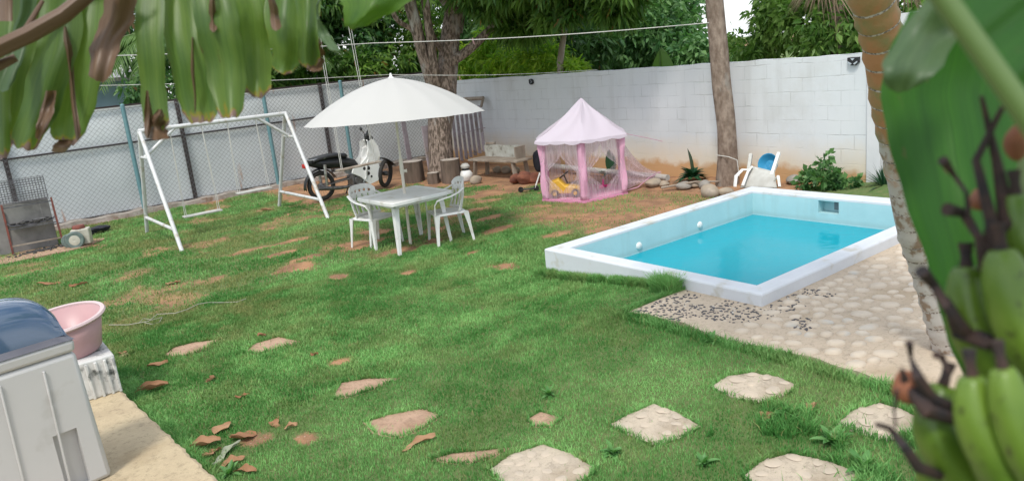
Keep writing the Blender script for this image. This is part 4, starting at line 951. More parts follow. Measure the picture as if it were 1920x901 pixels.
for k, (x, y, s, lab) in enumerate(rl):
    c = at(x, y, .03); o = MB().rock((0,0,0),(s,s*.8,s*(.75 if k == 5 else .5)),k+3,10).build('stone', M['stone'] if k not in (2,4,7) else M['stone_grey']); o.location = (c.x,c.y,s*.18+gzf(c.x,c.y)); o.rotation_euler.z = k; tag(o, lab, 'stone', 'stones edging the flower bed')
rl = [(893,341,.27,'broken yellowish stone by the right chair back'),(931,321,.22,'grey stone left under the bench'),(948,322,.24,'tan stone in the middle under the bench'),(968,322,.2,'dull stone right under the bench'),(1592,352,.22,'orange stone by the wall pillar'),(1612,353,.25,'tan stone against the wall pillar'),(1575,355,.16,'small stone right of the green plants')]
for k, (x, y, s, lab) in enumerate(rl):
    c = at(x, y, .02); o = MB().rock((0,0,0),(s,s*.8,s*.7),k+33,10).build('stone', M['stone']); o.location = (c.x,c.y,s*.25+gzf(c.x,c.y)); o.rotation_euler.z = k*1.3; tag(o, lab, 'stone', 'loose stones near the wall')
c = at(875,338,0); pt = thing('white_jug', 'small white round jug with a dark band behind the right chair', 'jug', (c.x,c.y,0))
MB().lathe([(0,.0),(.10,.0),(.14,.08),(.14,.14),(.10,.2),(.07,.215)], n=20).build('body', M['white_plastic'], pt); MB().lathe([(.072,.20),(.078,.23),(.072,.26)], n=20).build('band', K, pt); MB().lathe([(.09,.26),(.10,.30),(.06,.35),(0,.36)], n=20).build('lid', M['wood_seat'], pt)
mb = MB(); a = at(992,314,.12); b = at(1252,333,.12); a.x = 10.05; mb.tube([a, (a+b)/2+Vector((0.02,0,-.01)), b], [.055,.058,.055], 12)
tag(mb.build('pipe', M['pvc']), 'long dirty white pipe lying along the flower bed behind the tent', 'pipe')
mb = MB(); a = at(1240,352,.05); b = at(1372,340,.12); mb.tube([a, (a+b)/2+Vector((0,0,.05)), b], [.02,.016,.012], 8); tag(mb.build('stick', M['wood_old']), 'thin grey stick lying over the flower bed stones', 'stick')
c = at(982,348,0); mb = MB()
for k, (dx, dy, s) in enumerate(((0,0,.32),(.15,-.12,.25),(-.1,.18,.26),(.1,.1,.28),(.2,.0,.22))): mb.rock((c.x+dx+.2,c.y+dy+.2,.09), (s,s*.8,s*.7), 60+k, 9, rough=.4)
tag(mb.build('cloth_heap', M['brown_cloth']), 'red brown cloth heap between bench and tent', 'cloth')
c = at(1003,322,0); mb = MB(); mb.rock((c.x+.1,c.y,.22),(.2,.16,.40),71,9,rough=.3); tag(mb.build('black_bag', M['black_cloth']), 'black bag standing behind the left tent post', 'bag')

# overturned chair with a blue tub against the wall, past the palm
tc_ = thing('broken_chair', 'overturned dirty white plastic chair behind the far pool rim', 'chair', at(1418,352,.08))
off = tc_.location.copy(); off.z = 0; tc_.location.z = 0
def q_(x, y, X=9.6): p = onX(x, y, X); return p
mb = MB(); A_ = [q_(1388,352,9.5), q_(1457,352,9.5), q_(1452,322,9.75), q_(1412,312,9.8)]
mb.grid(lambda u, v: (A_[0]*(1-u)+A_[1]*u)*(1-v)+(A_[3]*(1-u)+A_[2]*u)*v+Vector((-.03*math.sin(u*3.1)*math.sin(v*3.1),0,0)), 10, 8); loc(mb.build('seat', M['wood_seat'], tc_, solid=.018, ang=80), off)
loc(MB().tube([q_(1378,350,9.45),q_(1380,330,9.5),q_(1392,318,9.6),q_(1403,318,9.7)], [.03,.032,.03,.028], 10, flat=.5).build('armrest', M['white_plastic'], tc_), off)
loc(MB().tube([q_(1392,348,9.42),q_(1402,322,9.6),q_(1410,312,9.75)], [.024,.022,.02], 10, flat=.6).build('leg', M['white_plastic'], tc_), off)
loc(MB().beam(q_(1402,330,9.7),q_(1408,289,9.95),.05,.06).build('leg', M['wood_seat'], tc_, bevel=.006), off)
loc(MB().beam(q_(1447,328,9.7),q_(1461,286,9.95),.05,.05).build('leg', M['white_plastic'], tc_, bevel=.006), off)
loc(MB().beam(q_(1412,314,9.8),q_(1448,324,9.75),.05,.03).build('seat_skirt', M['white_plastic'], tc_, bevel=.006), off)
loc(MB().tube([q_(1453,338,9.6),q_(1459,330,9.6),q_(1462,350,9.5)], [.025,.025,.022], 8, flat=.6).build('armrest', M['white_plastic'], tc_), off)
p = q_(1443,308,9.95); Mx = Euler((0,R(-72),R(8))).to_matrix()
tb = MB().lathe([(0,-.02),(.07,-.02),(.13,.03),(.15,.06),(.16,.065)], p, 24, Mx); 
tag(tb.build('blue_basin', M['blue_plastic'], solid=.006), 'blue plastic bowl stuck upright in the overturned chair', 'bowl')

# ================================================================== STEPPING STONES
labs = ['round cobbled stepping stone, nearest the paving', 'diamond cobbled stepping stone in the middle of the row', 'cobbled stepping stone at the bottom edge, left of the others', 'cobbled stepping stone at the bottom edge, below the weeds', 'cobbled stepping stone half behind the banana stalk',
 'long pink gravel slab, second from the patio corner', 'pointed pink gravel slab with a dry leaf at its tip', 'triangular pink gravel slab in mid lawn', 'largest pink gravel slab, five sided', 'smallest round pink gravel slab above the cobbled ones', 'long thin pink gravel slab at the bottom of the lawn', 'sliver of pink gravel slab nearest the pink basin']
for k, (kind, P) in enumerate(STEPW):
    mb = MB(); c = sum(P, Vector())/len(P); n = 48; m_ = len(P); zt = .008 if kind == 'cob' else .002
    ring = []
    for i in range(n):
        f = i/n*m_; j = int(f); f -= j; q = P[j]*(1-f)+P[(j+1)%m_]*f
        pv_ = P[(j-1)%m_]; nx_ = P[(j+2)%m_]; q = q*.86+ (P[j]+P[(j+1)%m_])*.5*.08 + (pv_*(1-f)+nx_*f)*.06*.5 + q*.03
        d = q-c; d *= 1+.016*math.sin(i*2.1+k)+.014*math.sin(i*5.3)+.01*math.sin(i*3.3+k*2); ring.append(c+d*(1.02 if kind == 'cob' else 1.10))
    for q in ring: q.z = gzf(q.x,q.y)+zt
    vs = [Vector((c.x,c.y,gzf(c.x,c.y)+zt+.008))]+[c+(q-c)*.5+Vector((0,0,.006)) for q in ring]+[c+(q-c)*.95+Vector((0,0,.003)) for q in ring]+ring+[q+Vector((0,0,-.05)) for q in ring]
    fs = [(0,1+i,1+(i+1)%n) for i in range(n)]+[(1+L_*n+i,1+(L_+1)*n+i,1+(L_+1)*n+(i+1)%n,1+L_*n+(i+1)%n) for L_ in range(3) for i in range(n)]
    mb.add([v-c for v in vs], fs)
    if kind == 'cob':
        r_ = random.Random(k+40); pl_ = []; tr_ = 0
        while len(pl_) < 16 and tr_ < 900:
            tr_ += 1; a = r_.uniform(0,6.28); rr = .88*r_.uniform(0,1)**.5; q = ring[int(a/6.2832*n)%n]; d = (q-c)*rr*.97; rad = r_.uniform(.034,.066)
            if any((d.x-x)**2+(d.y-y)**2 < (rad+s)**2*1.1 for x,y,s in pl_): continue
            pl_.append((d.x,d.y,rad)); pebble(mb, d.x, d.y, gzf(c.x+d.x,c.y+d.y)+zt-c.z+.002, rad, rad*r_.uniform(.65,.9), r_.uniform(.003,.008), r_.uniform(0,3), 1, 12)
    o = mb.build('stepping_stone', [M['step_cement'] if kind == 'cob' else M['pink_gravel'], M['step_pebble']], ang=50); o.location = c
    tag(o, labs[k], 'stepping stone', 'cobbled stepping stones' if kind == 'cob' else 'pink gravel slabs sunk in the lawn')

# ================================================================== WASHING MACHINE, BASIN, BLOCK
wm = thing('washing_machine', 'off-white washing machine with a blue tinted lid at the patio edge', 'washing machine', (.43,4.96,.15), R(10)); Wm = M['washer']
# local x runs left from the right front corner, y goes back
w0, d0, h0 = .74, .46, .90
def body(mb, z0, z1, g0=0, g1=0):
    vs = []
    for z, g in ((z0,g0),(z1,g1)):
        for x, y in ((-w0-g,-g),(0+g,-g),(0+g,d0+g),(-w0-g,d0+g)): vs.append((x,y,z))
    return mb.add(vs, [(3,2,1,0),(4,5,6,7)]+[(j,(j+1)%4,4+(j+1)%4,4+j) for j in range(4)])
mb = body(MB(), 0, h0-.075, .025, 0); mb.build('body', Wm, wm, bevel=.03)
mb = body(MB(), h0-.075, h0, .0, .006); mb.build('top_frame', Wm, wm, bevel=.02)
for (xa, xb) in ((-.20,-.175),(-.42,-.395)):
    MB().beam(((xa+xb)/2-.02,-.024,.02),((xa+xb)/2,-.004,h0-.13),.012,.022,up=(0,1,0)).build('panel_rib', Wm, wm, bevel=.004)
bo_ = bpy.data.objects['body'] if False else wm.children[0]
cut = MB().box((-.165,-.03,.20),(.13,.12,.36)).build('cutter', M['washer_panel'], wm, smooth=False)
md = bo_.modifiers.new('cut', 'BOOLEAN'); md.object = cut; md.operation = 'DIFFERENCE'; md.solver = 'EXACT'
bpy.context.view_layer.update(); dg = bpy.context.evaluated_depsgraph_get(); nm_ = bpy.data.meshes.new_from_object(bo_.evaluated_get(dg)); bo_.modifiers.clear(); bo_.data = nm_; bpy.data.objects.remove(cut)
mb = MB(); mb.grid(lambda u, v: (-w0-.005+(w0+.012)*u, -.006+(d0+.012)*v, h0+.001+.055*min(1,(min(u,1-u)*9))**.5*min(1,min(v,1-v)*7)**.5), 30, 20); mb.build('lid_surround', M['lid_band'], wm)
mb = MB()
def lidf(u, v):
    x = -w0*.98+w0*.955*u; y = .02+(d0-.04)*v; e = (1-abs(2*u-1)**3.5)*(1-abs(2*v-1)**3.0)
    return (x, y, h0+.035+.25*max(e,0)**.42)
mb.grid(lidf, 32, 24); ld = mb.build('lid', M['lid'], wm)
MB().lathe([(0,.012),(.10,.012),(.12,.006),(.125,0)], (-.42,.2,h0+.283), 28).build('lid_disc', M['light_face'], ld)
bb = MB(); Bx0, Bx1, By0, By1, bt = .30, .79, 6.33, 7.0, .46
cb = thing('concrete_block', 'white painted hollow block on the patio corner under the pink basin', 'block', (.55,6.36,.15)); off = Vector((.55,6.36,.15))
mb = MB(); mb.box((.545,6.70,.305),(.50,.62,.31)); loc(mb.build('block', M['white_chip'] if 'white_chip' in M else M.setdefault('white_chip', pm('chipped white painted block', (.66,.66,.64), (.54,.54,.52), 7, .85, .6, 40, .006, c3=(.10,.11,.10), s3=9)), cb, bevel=.012), off)
for x in (.60,.665,.73,.785): loc(MB().beam((x,6.385,.15),(x-.01,6.38,.44),.022,.02,up=(0,1,0)).build('web', M['white_chip'], cb, bevel=.006), off)
ba = thing('basin', 'large dusty pink plastic basin standing on the white block', 'basin', (.56,6.72,.465)); ba.rotation_euler = (R(4),R(-5),0); ba.scale = (1.08,1.08,1.06)
MB().lathe([(0,.008),(.185,.006),(.20,.02),(.262,.27)], n=48).build('bowl', M['pink_plastic'], ba, solid=.006, ang=50)
MB().lathe([(.262,.262),(.288,.262),(.296,.275),(.288,.288),(.262,.286)], n=48, close=True).build('rim', M['pink_rim'], ba, ang=60)
# ================================================================== VEGETATION
def unit(a): return a/np.maximum(np.linalg.norm(a, axis=1, keepdims=True), 1e-6)
def leafcloud(name, clumps, mat, parent, size=.13, aspect=.3, droop=.5, per=9, twig=.22, seed=0, tintvar=.25, shell=.45):
    """clumps: (cx,cy,cz, rx,ry,rz, n twigs). Each twig is a whorl of bent leaves."""
    g = np.random.default_rng(seed); C_ = []; out = []; tn = []
    for (cx,cy,cz,rx,ry,rz,n) in clumps:
        d = unit(g.normal(size=(n,3))); rad = (shell+(1-shell)*g.random(n))[:,None]**.8
        # knobbly outline: pull twigs towards a few sub-lobes
        k = max(4, n//28); lobes = unit(g.normal(size=(k,3)))*.62; li = g.integers(0, k, n)
        p = lobes[li]+g.normal(size=(n,3))*.21; q = d*rad; mix = (g.random(n) < .75)[:,None]; p = np.where(mix, p, q)
        C_.append(np.array([cx,cy,cz])+p*np.array([rx,ry,rz])); tl = g.random(k)*.6; tn.append(np.where(mix[:,0], tl[li], g.random(n)*.6)+g.random(n)*.25); out.append(p)
    P = np.concatenate(C_); T = np.concatenate(tn); O = unit(np.concatenate(out)); n = len(P)
    P = np.repeat(P, per, 0); T = np.repeat(T, per); O = np.repeat(O, per, 0); N = len(P)
    d = unit(g.normal(size=(N,3))+O*.6+np.array([0,0,-droop])); st = P+d*g.random((N,1))*twig*.5
    s = unit(np.cross(d, g.normal(size=(N,3)))); nrm = np.cross(s, d); l = size*(.6+.8*g.random((N,1))); w_ = l*aspect*.5
    bend = np.array([0,0,-1.])*l*droop*.5
    m1 = st+d*l*.45+nrm*l*.04; tip = st+d*l+bend
    V = np.stack([st, m1-s*w_, tip, m1+s*w_, m1-nrm*w_*.25], 1).reshape(-1,3); q = np.arange(N)*5
    Fc = np.concatenate([np.stack([q,q+1,q+4],1), np.stack([q+1,q+2,q+4],1), np.stack([q+2,q+3,q+4],1), np.stack([q+3,q,q+4],1)])
    t = np.clip(T+g.normal(0,tintvar*.4,N), 0, .89); t = np.where(g.random(N) < .03, 1, t)
    o = arrmesh(name, V, Fc, mat, {'tint':np.repeat(t,5)}, parent); return o
def localize(o, p): o.location = -Vector(p)
def tree(name, label, cat, base, clumps, mat, trunk_pts, trunk_r, bark, group=None, limbs=(), **k):
    t = thing(name, label, cat, base, 0, group); c = leafcloud('crown', clumps, mat, t, **k); localize(c, base)
    mb = MB(); mb.tube(trunk_pts, trunk_r, 10)
    for pts, r in limbs: mb.tube(pts, r, 8)
    b = mb.build('trunk', bark, t); localize(b, base); return t
# --- mango tree inside the yard
t = thing('mango_tree', 'large mango tree with forked rough trunk behind the parasol', 'tree', (8.52,13.68,0)); off = Vector((8.52,13.68,0))
def btube(pts, rs, n=26, seg=10, amp=.05, seed=1):
    """gnarled trunk: Catmull path with lumpy radius"""
    P = [Vector(p) for p in pts]; k = len(P); path = []; rad = []
    for i in range(k-1):
        p0, p1, p2, p3 = P[max(i-1,0)], P[i], P[i+1], P[min(i+2,k-1)]
        for j in range(seg):
            f = j/seg; path.append(.5*((2*p1)+(p2-p0)*f+(2*p0-5*p1+4*p2-p3)*f*f+(3*p1-p0-3*p2+p3)*f**3)); rad.append(rs[i]*(1-f)+rs[i+1]*f)
    path.append(P[-1]); rad.append(rs[-1]); mb = MB(); r_ = random.Random(seed); ph = [r_.uniform(0,6) for _ in range(5)]
    mb.tube(path, rad, n); m_ = len(path)
    for i in range(m_):
        for j in range(n):
            v = Vector(mb.v[i*n+j]); c = path[i]; a = 2*math.pi*j/n; h = i/seg
            kk = 1+amp*(math.sin(3*a+ph[0]+h*.8)+.7*math.sin(5*a+ph[1]-h*1.3)+.5*math.sin(9*a+ph[2]+h*3)+.6*math.sin(h*4+ph[3]+a)); mb.v[i*n+j] = tuple(c+(v-c)*kk)
    return mb
X9 = lambda x, y, Y=13.68: onY(x, y, Y)
trunk = btube([(8.52,13.68,-.1),(8.53,13.68,.25),(8.60,13.68,1.0),X9(831,195),X9(836,150),X9(843,80),X9(852,0),(9.35,13.6,4.4),(9.6,13.4,5.2)], [.34,.27,.25,.27,.23,.195,.19,.15,.1], amp=.05)
loc(trunk.build('trunk', M['mango_bark'], t, ang=80), off)
for pts, rs in (([X9(822,190),X9(806,145,13.62),X9(792,100,13.6),(X9(779,45,13.6)),X9(768,0,13.6),(7.9,13.4,4.8)],[.14,.125,.11,.125,.12,.07]),
                ([X9(822,165,13.6),X9(814,125,13.5),X9(806,70,13.45),X9(800,10,13.4),(8.5,13.2,4.2)],[.09,.095,.085,.07,.05]),([X9(860,60),X9(868,20),X9(878,-20),X9(885,-80)],[.09,.075,.065,.04]),
                ([X9(812,105),X9(797,85),X9(770,55),X9(740,30),X9(725,-40)],[.07,.055,.05,.05,.03]),
                ([(8.85,13.6,2.35),(9.3,13.3,2.6),(9.9,12.8,3.2),(10.4,12.0,3.9)],[.11,.09,.08,.05]),
                ([(9.2,13.6,3.4),(8.2,13.2,4.5),(7.0,12.8,4.75),(5.6,12.5,4.72)],[.12,.10,.08,.05]),
                ([(9.4,13.6,3.9),(9.5,12.4,4.4),(9.6,11,4.5),(9.6,9.6,4.3)],[.12,.10,.07,.04]),
                ([X9(830,98),X9(815,72),X9(800,35),X9(792,0)],[.06,.05,.045,.04])):
    loc(btube(pts, rs, 14, 8, .05, len(pts)).build('limb', M['mango_bark'], t, ang=80), off)
cr_ = [(9.3,12.2,4.9,2.9,2.9,1.25,1300),(8.9,13.6,5.6,2.6,2.4,1.0,500),(9.4,10.4,3.95,1.1,1.4,.62,420),(9.5,12.3,3.72,1.0,1.1,.50,420),(10.1,13.9,3.95,.9,1.0,.45,240),(9.9,9.2,3.7,.8,.8,.55,300),(10.3,11.4,3.55,.6,1.2,.45,320),
       (9.7,10.9,3.15,.5,.6,.25,110),(10.1,12.4,2.98,.4,.6,.27,120),(10.0,9.7,3.05,.4,.4,.28,90),(7.0,13.8,4.6,1.2,1.2,.6,260)]
c = leafcloud('crown', cr_, M['leaf_mango'], t, size=.19, aspect=.26, droop=.5, per=11, twig=.34, seed=4); localize(c, off)

# --- trees and shrubs beyond the right wall
def simple(name, label, base, clumps, mat, bark='palm_bark', group='trees beyond the walls', cat='tree', top=None, **k):
    top = top or (clumps[0][0], clumps[0][1], clumps[0][2]); b = Vector(base); tp = Vector(top)
    return tree(name, label, cat, base, clumps, M[mat], [b, b*.5+tp*.5+Vector((.1,.05,0)), tp], [.16,.12,.06], M[bark], group, **k)
simple('broadleaf_tree', 'big dense green tree behind the wall, left of the sky gap', (15.5,13.8,0), [(15.6,14.2,3.1,1.7,2.0,1.6,900),(14.6,13.0,2.5,1.2,1.0,1.0,420),(14.4,11.5,1.95,.9,.7,.50,260),(15.0,14.9,2.2,1.5,1.6,.8,420),(16.6,15.6,4.5,2,2,1.2,400)], 'leaf_green', size=.17, aspect=.45, per=10, twig=.3, seed=5)
simple('broadleaf_tree', 'bushy green tree behind the wall, right of the slim palm', (12.8,7.4,0), [(12.9,8.0,2.55,.9,.75,.8,480),(12.6,6.9,2.3,.9,.8,.75,420),(12.9,6.0,2.5,1.0,.9,.9,380),(13.2,7.4,3.0,1.0,1.0,.55,300),(12.3,8.7,2.05,.5,.5,.4,120)], 'leaf_bush', size=.13, aspect=.42, per=10, twig=.24, seed=6)
simple('broadleaf_tree', 'dark green tree behind the wall under the mango crown', (13.0,15.6,0), [(13.2,15.6,3.0,1.5,1.5,1.5,620),(12.5,13.6,2.6,.8,1.0,.9,360),(13.6,17.6,3.2,1.6,1.6,1.5,460)], 'leaf_dark', size=.18, aspect=.35, per=9, twig=.3, seed=7)
tree('lime_shrub', 'bright yellow green shrub hanging over the wall top', 'shrub', (11.3,13.6,0), [(11.0,13.1,2.28,.42,.75,.42,300),(10.9,12.7,2.05,.3,.9,.2,160),(11.1,12.3,2.02,.35,.45,.2,110),(11.2,14.4,2.1,.4,.6,.34,150),(11.4,13.5,1.6,.5,1.0,.3,60)], M['leaf_lime'], [(11.3,13.6,0),(11.25,13.5,1.0),(11.2,13.4,2.2)], [.05,.04,.02], M['mango_bark'], size=.13, aspect=.22, droop=.3, per=10, twig=.2, seed=8)
tree('lime_shrub', 'loose bright green shrub over the wall just right of the trunk', 'shrub', (11.3,15.6,0), [(11.0,14.0,2.35,.35,.45,.35,150),(10.8,15.5,2.35,.35,.6,.5,210),(10.8,14.5,2.15,.3,.5,.25,110),(11.0,14.9,2.75,.35,.4,.3,90),(11.0,16.1,2.1,.35,.4,.35,90)], M['leaf_lime'], [(11.3,15.6,0),(11.2,15.6,1.2),(11.1,15.5,2.6)], [.05,.04,.02], M['mango_bark'], size=.14, aspect=.28, droop=.5, per=9, twig=.22, seed=9)
p = onX(1236,118,11.6); bl = thing('banana_leaf_tip', 'single upright banana leaf tip showing above the wall', 'banana plant', (p.x,p.y,1.2))
mb = MB(); mb.grid(lambda u, v: (.05*math.sin(v*2)+.1*abs(u-.5), (u-.5)*.62*math.sin(math.pi*min(1,.12+v*.88))**.8, .1+v*.96), 8, 14); o = mb.build('leaf_blade', M['leaf_frond'], bl); MB().tube([(0,0,-1.2),(0,0,.2),(.04,0,1.0)], [.06,.03,.008], 8).build('leaf_stalk', M['leaf_frond'], bl)
a = onX(1050,118,10.75); b = onX(1058,57,10.75); tag(MB().tube([(a.x,a.y,0),(a.x,a.y,a.z),b], [.09,.07,.06], 10).build('wooden_pole', M['wood_old']), 'weathered wooden pole rising behind the wall and lime shrub', 'pole')
# --- vegetation behind the sheet fence
simple('broadleaf_tree', 'shaded broad leaved tree behind the fence, left of the mango', (8.2,20.2,0), [(8.2,20.0,4.0,1.7,1.2,1.5,620),(7.2,19.6,3.0,1.2,.9,.9,300),(9.6,19.4,3.4,1.3,.9,1.3,420)], 'leaf_dark', size=.22, aspect=.4, per=9, twig=.35, seed=12)
simple('broadleaf_tree', 'dark tree crown behind the corner of fence and wall', (11.6,18.8,0), [(11.6,18.8,3.6,1.6,1.1,1.6,560),(13.4,19.2,4.0,1.6,1.2,1.8,420),(10.6,18.6,2.6,.9,.7,.7,200),(9.4,18.2,2.4,1.0,.4,.5,240),(8.0,18.3,2.6,1.0,.4,.6,260),(6.6,18.4,2.5,.8,.4,.5,200),(9.6,18.9,4.6,1.3,.6,.8,260)], 'leaf_mango', size=.2, aspect=.3, per=9, twig=.32, seed=13)
simple('broadleaf_tree', 'dull green tree behind the fence above the swing', (4.6,21.0,0), [(5.0,21.2,4.2,1.9,1.2,1.5,500),(2.6,21.4,4.6,1.8,1.2,1.4,380)], 'leaf_dark', size=.22, aspect=.35, per=8, twig=.35, seed=14)
def frond(mb_v, mb_f, tints, base, direc, length, droop, seed=0, nl=46, ll=.55, sweep=.35):
    g = random.Random(seed); d = Vector(direc).normalized(); side = d.cross(Vector((0,0,1))).normalized(); base = Vector(base)
    def R_(f): return base+d*(length*f*(1-.12*f*droop))+Vector((0,0,length*(.35*f-droop*.75*f*f)))
    pts = [R_(i/14) for i in range(15)]
    for i in range(nl):
        f = .12+.88*i/nl; p = R_(f); t_ = (R_(min(f+.02,1.02))-R_(f-.02)).normalized(); up = side.cross(t_)
        L_ = ll*(math.sin(math.pi*(.12+.80*f))**.7)
        for s in (-1,1):
            dr = (side*s*.82+t_*sweep+Vector((0,0,-.28))+up*g.uniform(-.1,.1)).normalized(); w_ = t_*.018; n = len(mb_v)
            a, b, c_2 = p, p+dr*L_*.5+Vector((0,0,-.02*L_)), p+dr*L_+Vector((0,0,-.22*L_)); tt = g.random()*.85
            mb_v += [a-w_*.5,a+w_*.5,b-w_,b+w_,c_2]; mb_f += [(n,n+1,n+3,n+2),(n+2,n+3,n+4,n+4)]; tints += [tt]*5
    return pts
def palm_crown(t, top, off, fronds, mat, stem_r=.02, name='frond'):
    for k, (dx, dy, dz, ln, dr) in enumerate(fronds):
        v, f, ti = [], [], []; pts = frond(v, f, ti, top, (dx,dy,dz), ln, dr, k)
        n = len(v); o_ = MB(); o_.tube(pts, [stem_r*(1-.8*i/14)+.003 for i in range(15)], 6); nv = len(o_.v)
        V_ = [tuple(q) for q in v]+list(o_.v)
        me = bpy.data.meshes.new(name); me.from_pydata(V_, [], [tuple(dict.fromkeys(q)) for q in f]+[tuple(i+n for i in q) for q in o_.f]); me.materials.append(mat)
        at_ = me.attributes.new('tint', 'FLOAT', 'POINT'); at_.data.foreach_set('value', ti+[.6]*nv); me.update()
        o = bpy.data.objects.new(name, me); COL.objects.link(o); o.parent = t; o.location = -Vector(off)
t = thing('coconut_palm', 'coconut palm behind the fence with fronds hanging over it', 'palm', (5.2,19.2,0)); off = Vector((5.2,19.2,0))
loc(MB().tube([(5.2,19.2,0),(5.1,19.2,1.6),(5.2,19.2,3.6)], [.16,.12,.11], 12).build('trunk', M['palm_bark'], t), off)
palm_crown(t, (5.2,19.15,3.55), off, [(-1,-.25,0,2.3,1.05),(-1,.3,.1,2.5,.9),(-.8,-.8,.1,2.2,1.1),(-.2,-1,.1,1.9,1.2),(.7,-.8,0,2.2,1.1),(1,-.2,.1,2.5,1.0),(.6,.8,.3,2.4,.9),(-.5,.9,.3,2.4,.9),(-1,-.05,-.1,1.9,1.5)], M['leaf_frond'])
t = thing('young_palm', 'low palm with drooping narrow fronds behind the fence near the rope swing', 'palm', (7.6,18.6,0)); off = Vector((7.6,18.6,0))
loc(MB().tube([(7.6,18.6,0),(7.6,18.6,2.9)], [.13,.10], 12).build('trunk', M['palm_bark'], t), off)
palm_crown(t, (7.6,18.5,2.8), off, [(-1,-.2,.3,1.6,1.1),(-.6,-.9,.5,1.4,1.1),(.5,-.9,.5,1.5,1.2),(1,-.1,.5,1.8,1.1),(.2,.9,.6,1.7,.9),(-.1,-1,1.2,1.5,.9),(.8,-.6,1.0,1.6,.9)], M['leaf_frond'])
tree('shrub', 'loose dark shrub behind the fence under the hanging banana strips', 'shrub', (4.3,18.0,0), [(4.3,18.0,2.35,.9,.35,.55,230),(5.6,18.1,2.4,.7,.35,.5,150)], M['leaf_dark'], [(4.3,18.0,0),(4.35,18.0,1.2),(4.4,18.0,2.3)], [.05,.04,.02], M['mango_bark'], size=.15, aspect=.35, per=9, twig=.22, seed=31)
hs = thing('house', 'pale blue house wall under a tin roof behind the left fence', 'house', (3.0,24,0)); off = Vector((3.0,24,0))
loc(MB().box((2.6,24.6,1.45),(6,1.2,2.9)).build('wall', M['blue_wall'], hs, smooth=False), off); loc(MB().box((2.6,24.5,2.98),(6.6,2,.1),(R(8),0,0)).build('roof', M['roof_tin'], hs, smooth=False), off)
loc(MB().box((3.2,23.98,1.8),(.9,.06,.9)).build('window', M['lid_band'], hs, smooth=False), off)

# --- slim palm by the white wall
t = thing('slim_palm', 'slim grey brown palm trunk standing against the white wall', 'palm', (10.0,7.48,0)); off = Vector((10.0,7.48,0))
pp = [onX(x, y, 10.0) for x, y in ((1364,352),(1364,340),(1364,290),(1362,240),(1354,170),(1348,100),(1340,0),(1336,-80))]
tr = btube(pp, [.20,.185,.155,.145,.145,.145,.135,.13], 24, 8, .02, 5)
loc(tr.build('trunk', M['palm_bark'], t, ang=80), off)
tp = pp[-1]+Vector((0,.15,1.2)); loc(MB().tube([pp[-1], tp], [.125,.11], 14).build('trunk_top', M['palm_bark'], t), off)
loc(MB().tube([onX(1345,291,9.83),onX(1366,294,9.82),onX(1382,300,9.84),onX(1386,330,9.84)], .007, 6).build('tied_cord', M['rope'], t), off)
palm_crown(t, tp, off, [(math.cos(a), math.sin(a), .5, 2.3, .75) for a in [k*.7 for k in range(9)]], M['leaf_frond'])
# --- ringed palm near the paving
fp = [dep(x, y, d) for x, y, d in ((1800,700,5.15),(1788,660,5.1),(1768,600,5.0),(1737,500,4.9),(1717,430,4.78),(1684,260,4.5),(1659,100,4.2),(1636,0,4.0),(1620,-80,3.85))]
fp[0].z = .15
base = Vector((fp[0].x, fp[0].y, .2)); t = thing('ringed_palm', 'leaning ringed palm trunk beside the pool, grey below and orange above', 'palm', base)
def ringmat():
    m, tt, b, o = newmat('ringed palm bark'); tc = nn(tt, 'TexCoord').outputs['Object']; a = nn(tt, 'Attribute', attribute_name='hgt').outputs['Fac']
    n1 = noise(tt, 7, 5, tc); hi_ = rgbmix(tt, ramp(tt, noise(tt, 4.5, 4, tc), .42, .60), (.40,.19,.085), (.22,.20,.08)); lo_ = rgbmix(tt, ramp(tt, noise(tt, 13, 5, tc), .50, .60), (.44,.41,.38), (.24,.17,.12))
    mix = math_(tt, 'MULTIPLY_ADD', math_(tt, 'SUBTRACT', n1, .5), .5, a); col = rgbmix(tt, ramp(tt, mix, .50, .60), lo_, hi_)
    ph = math_(tt, 'FRACT', math_(tt, 'ADD', math_(tt, 'MULTIPLY', a, 23.0), math_(tt, 'MULTIPLY', noise(tt, 3, 2, tc), .35)))
    ring = ramp(tt, ph, .89, .91); col = rgbmix(tt, ring, col, rgbmix(tt, ramp(tt, noise(tt, 60, 3, tc), .42, .58), (.46,.42,.38), (.14,.11,.09)))
    tt.links.new(col, b.inputs['Base Color']); b.inputs['Roughness'].default_value = .7
    bump(tt, b, math_(tt, 'ADD', math_(tt, 'MULTIPLY', ring, -.6), math_(tt, 'MULTIPLY', noise(tt, 40, 5, tc), .5)), .6, .012); return m
mb = MB(); path = []; k = len(fp)
for i in range(k-1):
    p0, p1, p2, p3 = fp[max(i-1,0)], fp[i], fp[i+1], fp[min(i+2,k-1)]
    for j in range(10): f = j/10; path.append(.5*((2*p1)+(p2-p0)*f+(2*p0-5*p1+4*p2-p3)*f*f+(3*p1-p0-3*p2+p3)*f**3))
path.append(fp[-1]); m_ = len(path)
ln = [0]
for i in range(1, m_): ln.append(ln[-1]+(path[i]-path[i-1]).length)
rad = [.099+.03*math.exp(-l/.15)+.010*(((l/ln[-1]*23) % 1) < .25)+.004*math.sin(l*7) + .012*sm(l/ln[-1]) for l in ln]
mb.tube(path, rad, 28); o = mb.build('trunk', ringmat(), t, ang=80); o.location = -base
at_ = o.data.attributes.new('hgt', 'FLOAT', 'POINT'); at_.data.foreach_set('value', [ln[min(i//28, m_-1)]/ln[-1] for i in range(len(o.data.vertices))])
tp = path[-1]+(path[-1]-path[-6]).normalized()*1.5; loc(MB().tube([path[-1], tp], [.115,.08], 18).build('crownshaft', M['leaf_frond'], t), base)
palm_crown(t, tp, base, [(math.cos(a), math.sin(a), .8, 1.9, .6) for a in [k*.75 for k in range(9)]], M['leaf_frond'])
